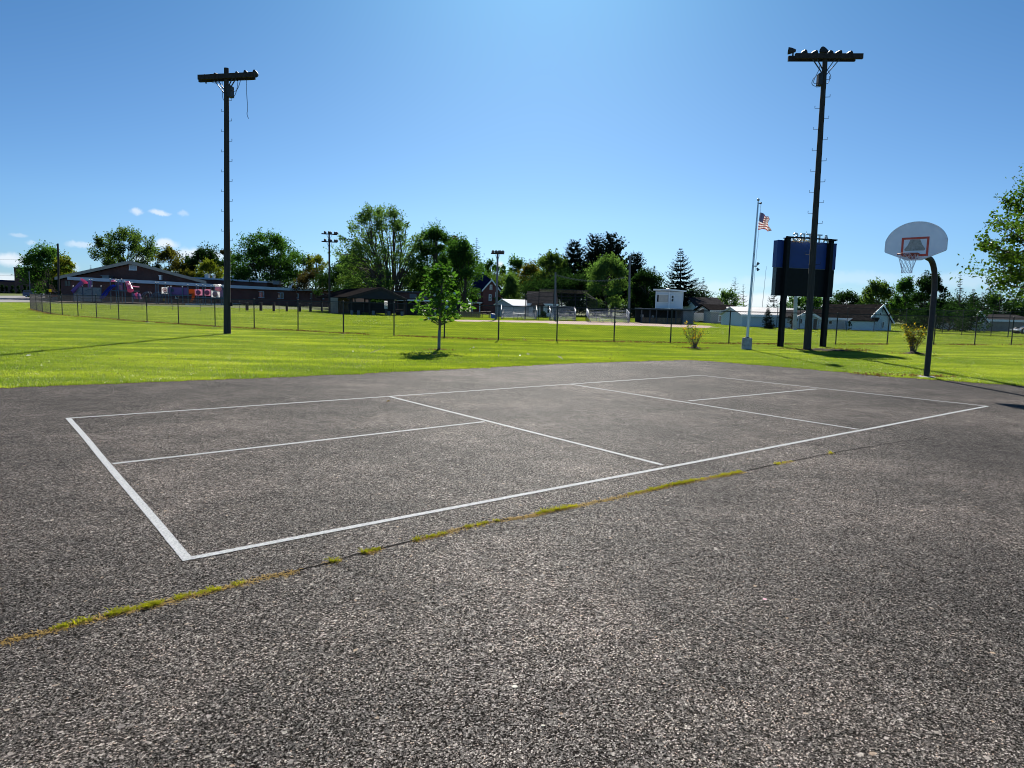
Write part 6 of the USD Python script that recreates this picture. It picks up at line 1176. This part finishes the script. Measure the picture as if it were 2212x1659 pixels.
for xa in (2115, 2127): m = MB(); m.span((X(xa - 1.6, YK), YK - .04, Zp(2121, 699.5, YK)), (X(xa + 1.6, YK), YK - .006, Zp(2121, 690, YK))); obj('shutter', m, 'dark_metal_look', t)
t = thing('brick_garage', 'low brown brick garage running off the right edge beside the grey house', 'garage', (X(2175, YK), YK, 0)); gable_house(t, X(2137, YK), X(2260, YK), YK + 1, YK + 8, 0, Zp(2190, 694, YK), Zp(2190, 683, YK), 'tan_block_look', 'grey_shingle_look', .2, axis='x')
# ------------------------------------------------------------------ vehicles
def car(label, c, rz, paint, suv=False, name='parked_car', L=4.4, Wd=1.78, Hh=1.48):
    t = thing(name, label, 'car', c); c = np.array(c, float); R_ = np.array([[math.cos(rz), -math.sin(rz), 0], [math.sin(rz), math.cos(rz), 0], [0, 0, 1]])
    if suv: Hh = 1.75
    h1 = .62 * Hh
    body = [(-L / 2, .34), (-L / 2 + .05, h1 * .92), (-L / 2 + .25, h1), (L * .16, h1), (L / 2 - .25, h1 * .82), (L / 2, h1 * .62), (L / 2 - .02, .30), (L * .43, .24), (-L * .45, .24)]
    cab = [(-L / 2 + .12, h1 - .01), (-L / 2 + (.28 if suv else .75), Hh - .05), (-L * .2, Hh), (L * .02, Hh - .02), (L * .22, h1 - .01)]
    tr = lambda p: c + R_ @ np.array(p)
    def sec(poly, w0, w1, mat, nm, par=t):
        m = MB(); m.prism([(x, w0, z) for x, z in poly], (0, 1, 0), w1 - w0); v, f = m.get(); return obj(nm, (np.array([tr(p) for p in v]), f), mat, par)
    b_ = sec(body, -Wd / 2, Wd / 2, paint, 'body'); sec(cab, -Wd / 2 + .10, Wd / 2 - .10, paint, 'cabin')
    cx_, cz_ = np.mean(cab, 0); win = [((x - cx_) * .86 + cx_, (z - cz_) * .72 + cz_ + .01) for x, z in cab]
    sec(win, -Wd / 2 + .085, -Wd / 2 + .099, 'window_glass_look', 'side_window'); sec(win, Wd / 2 - .099, Wd / 2 - .085, 'window_glass_look', 'side_window')
    for (xa, za), (xb, zb2), sg in ((cab[3], cab[4], 1), (cab[0], cab[1], -1)):
        m = MB(); e = .02 * sg; q = [(xa + (xb - xa) * f_ + e * 1.5, y, za + (zb2 - za) * f_ + .01) for f_, y in ((.1, -.62), (.1, .62), (.9, .68), (.9, -.68))]; m.quad(*[tr(p) for p in q]); obj('windscreen' if sg > 0 else 'rear_window', m, 'window_glass_look', t)
    for sx_ in (-.31, .31):
        for sy_ in (-1, 1): m = MB(); p = np.array([L * sx_, sy_ * (Wd / 2 - .1), .32]); m.tube([tr(p - (0, .12, 0)), tr(p + (0, .12, 0))], .32, 14); w_ = obj('wheel', m, 'rubber_look', t); m = MB(); m.tube([tr(p + (0, sy_ * .115, 0)), tr(p + (0, sy_ * .128, 0))], .19, 12); obj('rim', m, 'vent_metal_look', w_)
    for sy_ in (-.6, .6):
        m = MB(); m.box((0, 0, 0), (.06, .30, .13)); v, f = m.get(); obj('headlight', (np.array([tr(p + np.array([L / 2 - .05, sy_, h1 * .68])) for p in v]), f), 'lamp_glass_look', t); obj('tail_light', (np.array([tr(p + np.array([-L / 2 + .0, sy_, h1 * .78])) for p in v]), f), 'red_plastic_look', t)
    return t
car('silver van shaped car behind the twiggy shrub, right of the press box', (X(1520, 84), 84, 0), 2.7, 'car_silver_look', True)
car('dark blue car partly hidden behind the silver one near the press box', (X(1506, 90), 90, 0), 2.9, 'car_blue_look')
car('silver car cut off by the right edge beyond the boundary fence', (X(2234, 66), 66, 0), 3.05, 'car_silver_look', L=3.0, Wd=1.3, Hh=.95)
car('dark blue parked car under the round far left maple', (X(74, 175), 175, float(terrain(X(74, 175), 175))), .3, 'car_blue_look', True)
car('red parked car beside the brown utility pole at the left', (X(121, 172), 172, float(terrain(X(121, 172), 172))), .2, 'car_red_look')
# ------------------------------------------------------------------ bollards
bs = None
for i, (px, yb, yt) in enumerate(((533.7, 671.8, 654.5), (563.7, 672.5, 651.5), (591.5, 673, 652.5), (619.5, 673.3, 653), (647.7, 674, 650), (670.7, 674.2, 658))):
    lb = ['dark wooden bollard first from the left in the row by the gravel track', 'dark wooden bollard second from the left in the track row', 'dark wooden bollard third from the left, below the second school window', 'dark wooden bollard fourth from the left in the track row', 'dark wooden bollard fifth from the left, tallest of the row', 'dark wooden bollard at the right end of the track row'][i]
    p = G(px, yb)
    if bs is None:
        bs = thing('bollard', lb, 'bollard', p, 'bollards along the gravel track'); m = MB(); m.box(p + (0, 0, .5), (.30, .30, 1.1)); obj('post', m, 'wood_dark_look', bs); m = MB(); m.box(p + (0, 0, 1.10), (.33, .33, .10)); obj('cap', m, 'dark_metal_look', bs)
    else: copy_of(bs, 'bollard', p, .1 * i, lb, 'bollard', 'bollards along the gravel track')
# ------------------------------------------------------------------ playground
YPG = 142
def PX(px, Y=YPG): return X(px, Y)
def PZ(px, py, Y=YPG): return Zp(px, py, Y)
def panel(par, xa, xb, ya, yb, Y, mat, name='panel', dep=.08): m = MB(); m.span((X(xa, Y), Y, Zp((xa + xb) / 2, yb, Y)), (X(xb, Y), Y + dep, Zp((xa + xb) / 2, ya, Y))); return obj(name, m, mat, par)
def ppost(par, px, ya, Y=YPG, r=.075, mat='navy_paint_look'):
    b = np.array([X(px, Y), Y, float(terrain(X(px, Y), Y))]); z = Zp(px, ya, Y); m = MB(); m.tube([b, (b[0], Y, z)], r, 8); pp = obj('post', m, mat, par); m = MB(); m.ball((b[0], Y, z + .04), r * 1.25, 1); obj('cap', m, 'white_plastic_look', pp); return b
def PT(name, label, cat, px, Y=YPG): return thing(name, label, cat, (X(px, Y), Y, 0))
t = PT('climbing_wall', 'grey climbing wall of three panels between dark posts at the playground', 'climbing wall', 190, 140)
for xa, xb, ya in ((160.5, 178.5, 620.5), (181, 198.5, 621), (201.5, 219, 621.5)):
    w_ = panel(t, xa, xb, ya, 650.5, 140, 'grey_plastic_look', 'wall_panel', .12); m = MB()
    for _ in range(9): p = P(rng.uniform(xa + 2, xb - 2), rng.uniform(ya + 3, 646), 139.97); m.ball(p, .10, 1)
    obj('hand_hold', m, 'teal_paint_look', w_)
for xa in (159.5, 179.7, 200, 219.8): ppost(t, xa, 618.5, 140, .09)
t = PT('play_structure', 'tall purple posted play structure with blue slide and pink roof, left of the arches', 'play structure', 250)
for xa, ya in ((195, 604.5), (200.5, 604.5), (240, 602.5), (252, 604), (257, 605), (264.5, 603.5), (271, 608), (286, 611)): ppost(t, xa, ya, YPG + rng.uniform(-.5, 1.5), .09, 'teal_paint_look')
panel(t, 191, 201, 606, 621, YPG + 2, 'purple_plastic_look'); panel(t, 252, 266, 612, 627, YPG, 'purple_plastic_look'); panel(t, 258, 264, 616, 627, YPG - .1, 'pale_pink_plastic_look', 'ladder_panel'); panel(t, 240, 290, 627, 629, YPG - .3, 'teal_paint_look', 'deck', 2.2)
m = MB(); c = np.array([X(243, YPG), YPG + .6, Zp(243, 608.5, YPG)]); m.lathe([(.66, 0), (.50, .22), (.2, .38), (.001, .42)], c, 12); obj('roof_cap', m, 'pink_plastic_look', t, smooth=30)
q = [P(250, 617.5, YPG - .2), P(241, 620, YPG - .6), P(231, 630, YPG - 1.6), P(222.5, 642, YPG - 2.2), P(219, 646, YPG - 2.6)]; m = MB()
for s_ in (-.45, .45):
    for a, b_ in zip(q[:-1], q[1:]): m.beam(a + (0, s_, .1), b_ + (0, s_, .1), .06, .38)
for a, b_ in zip(q[:-1], q[1:]): m.beam(a, b_, .95, .07)
obj('slide', m, 'blue_plastic_look', t)
q = P(276, 610.5, YPG), P(279.5, 619, YPG - .5), P(282, 627.5, YPG - 1.0); m = MB(); m.tube(q, [.42, .5, .62], 12); obj('tube_slide', m, 'pink_plastic_look', t, smooth=40); m = MB(); m.tube([P(273.5, 609, YPG - .1), P(278, 618, YPG - .9)], [.2, .36], 10); obj('tube_slide_edge', m, 'pale_pink_plastic_look', t)
q = P(182, 607, YPG - 1), P(174, 613.5, YPG - 1.6), P(165, 622, YPG - 2), P(156, 631, YPG - 2.6); m = MB(); m.tube(q, [.50, .42, .38, .36], 12, caps=False); obj('tube_slide', m, 'purple_plastic_look', t, smooth=40); m = MB(); m.tube([P(182.2, 607, YPG - 1.1), P(178.5, 611.5, YPG - 1.4)], [.78, .30], 14); obj('tube_mouth', m, 'pink_plastic_look', t)
m = MB(); m.beam(P(285, 618.5, YPG), P(300, 619.5, YPG), .3, .22); obj('bridge_rail', m, 'pale_pink_plastic_look', t)
t = PT('tipped_seat', 'pinkish red tilted play seat on the mulch below the pink tube slide', 'play seat', 294)
for k_ in range(3): m = MB(); m.prism([P(286 + 5 * k_, 634, 139), P(290 + 5 * k_, 634 - 2 * (k_ == 1), 139), P(296 + 4 * k_, 646, 139), P(290 + 4 * k_, 646, 139)], (0, 1, 0), .5); obj('seat_shell', m, 'pink_plastic_look' if k_ == 1 else 'purple_plastic_look', t)
m = MB(); m.tube([P(288, 647, 139.2), P(288, 652, 139.2)], .08, 6); m.tube([P(302, 647, 139.2), P(302, 652, 139.2)], .08, 6); obj('leg', m, 'teal_paint_look', t)
for i, (xa, lb) in enumerate(((303, 'teal arch climber first from the left at the playground'), (325, 'teal arch climber in the middle of three at the playground'), (344, 'teal arch climber beside the spiral panel at the playground'))):
    a = np.linspace(0, 1, 12); t = PT('arch_climber', lb, 'climber', xa, 140); b0 = X(xa, 140); 
    for s_ in (0, .9):
        m = MB(); m.tube([(b0 + 2.0 * sstep(f_), 140 + s_, .1 + 2.35 * math.sin(f_ * PI * .62 + .25) * (1 if f_ < .75 else 1 - (f_ - .75) * 1.6)) for f_ in a], .065, 6); obj('rail', m, 'teal_paint_look', t)
    for f_ in a[1:-1:2]: z = .1 + 2.35 * math.sin(f_ * PI * .62 + .25) * (1 if f_ < .75 else 1 - (f_ - .75) * 1.6); m = MB(); m.beam((b0 + 2.0 * sstep(f_), 140, z), (b0 + 2.0 * sstep(f_), 140.9, z), .06); obj('rung', m, 'galvanised_look', t)
t = PT('panel_wall', 'purple play panel wall with a white spiral panel in front of the school', 'play structure', 385)
panel(t, 363, 408, 621, 636.5, YPG + .5, 'purple_plastic_look'); pz = panel(t, 350, 363, 620.5, 635, YPG + .2, 'white_plastic_look', 'spiral_panel')
m = MB(); c = P(356, 627.5, YPG + .15); th = np.linspace(0, 5 * PI, 70); m.tube(np.c_[c[0] + th * .033 * np.cos(th), np.full(70, c[1]), c[2] + th * .033 * np.sin(th)], .055, 5); obj('spiral', m, 'red_plastic_look', pz)
panel(t, 370, 376, 623, 630, YPG + .4, 'navy_paint_look', 'window_panel')
for xa, ya in ((337.5, 610.5), (342.5, 610.5), (358, 612), (364, 620), (370, 619), (395, 620), (406.6, 615)): ppost(t, xa, ya, YPG + .3, .09, 'teal_paint_look')
panel(t, 340, 408, 637, 638.5, YPG + .2, 'teal_paint_look', 'deck', 1.8)
t = PT('orange_slide', 'orange tunnel box and chute between the purple wall and pink bubble panels', 'slide', 415)
panel(t, 408.5, 420.5, 625, 634.5, YPG, 'orange_plastic_look', 'tunnel_box', 1.2); m = MB(); q = [P(418, 634, YPG - .2), P(417.5, 641, YPG - .8), P(415.5, 648, YPG - 1.2), P(413, 651, YPG - 1.5)]
for a, b_ in zip(q[:-1], q[1:]): m.beam(a, b_, .6, .08)
obj('chute', m, 'orange_plastic_look', t)
t = PT('bubble_panels', 'pink and white play panels with round bubble windows just left of the light pole', 'play structure', 447)
for xa, xb, ya, yb in ((421.5, 438.5, 625, 638), (441.5, 456, 625, 638.5), (457, 475, 628, 642)):
    pp = panel(t, xa, xb, ya, yb, YPG - .4, 'pale_pink_plastic_look' if xa < 457 else 'white_plastic_look'); c = P((xa + xb) / 2 - 1.5, (ya + yb) / 2 + .5, YPG - .42); m = MB(); rr_ = (yb - ya) / 2 / FPX * YPG * .82
    m.tube([c + (0, .02, 0), c - (0, .10, 0), c - (0, .28, 0)], [rr_, rr_ * .95, rr_ * .35], 16); obj('bubble', m, 'pink_plastic_look' if xa < 457 else 'pale_pink_plastic_look', pp, smooth=40)
for xa, ya in ((425, 615.5), (429, 617), (438.8, 616), (444, 617), (456.5, 618), (463.5, 617), (478, 616.5), (482, 618.5)): ppost(t, xa, ya, YPG - .1, .09, 'teal_paint_look')
panel(t, 422, 482, 642.5, 644, YPG - .3, 'teal_paint_look', 'deck', 2.0); panel(t, 470, 481, 625, 641, YPG + 1.4, 'purple_plastic_look')
m = MB(); q = [P(459.5, 615, YPG), P(464, 613.4, YPG), P(471, 613.6, YPG), P(474, 616, YPG), P(470, 620.4, YPG), P(462, 619.5, YPG)]; m.prism(q, (0, 1, 0), 1.2); obj('canopy', m, 'white_plastic_look', t); m = MB(); m.tube([P(466, 624, YPG - .2), P(477, 624.5, YPG - .2)], .45, 10); obj('roof_tube', m, 'pale_pink_plastic_look', t)
p = P(354, 647.5, 140); m = MB(); m.ball(p, .26); one('play_ball', m, 'yellow_plastic_look', 'yellow round play boulder on the playground mulch', 'ball', smooth=60)
t = PT('spring_rider', 'small white spring rider on the playground mulch under the purple wall', 'spring rider', 381.5, 140); p = P(381.5, 643.5, 140); m = MB(); m.prism([p + (-.38, 0, -.1), p + (.1, 0, -.2), p + (.42, 0, -.05), p + (.3, 0, .18), p + (-.1, 0, .05), p + (-.3, 0, .3)], (0, 1, 0), .25); obj('body', m, 'white_plastic_look', t); m = MB(); th = np.linspace(0, 8 * PI, 60); m.tube(np.c_[p[0] + .1 * np.cos(th), 140.12 + .1 * np.sin(th), np.linspace(0, p[2] - .15, 60)], .025, 4); obj('spring', m, 'dark_metal_look', t)
t = PT('green_panel', 'small bright green play panel at the left end of the playground', 'play panel', 109, 145); panel(t, 106.5, 111.8, 624.5, 631, 145, 'weed_look', 'panel'); m = MB(); m.span((X(108.6, 145), 145.09, 0), (X(109.6, 145), 145.2, Zp(109, 626, 145))); obj('post', m, 'dark_metal_look', t)
# timber edging of the mulch bed
t = thing('bed_edging', 'low timber edging round the playground mulch, white painted at the right', 'edging', G(350, 657))
ed = [(84, 649.5), (130, 653.8), (200, 654.3), (250, 656), (330, 657.8), (400, 658.2), (440, 658.3), (485, 658), (545, 655.3)]
for i, (a, b_) in enumerate(zip(ed[:-1], ed[1:])): m = MB(); m.beam(G(*a) + (0, 0, .08), G(*b_) + (0, 0, .08), .14, .24); obj('timber', m, 'white_trim_look' if i > 4 else 'black_paint_look', t)
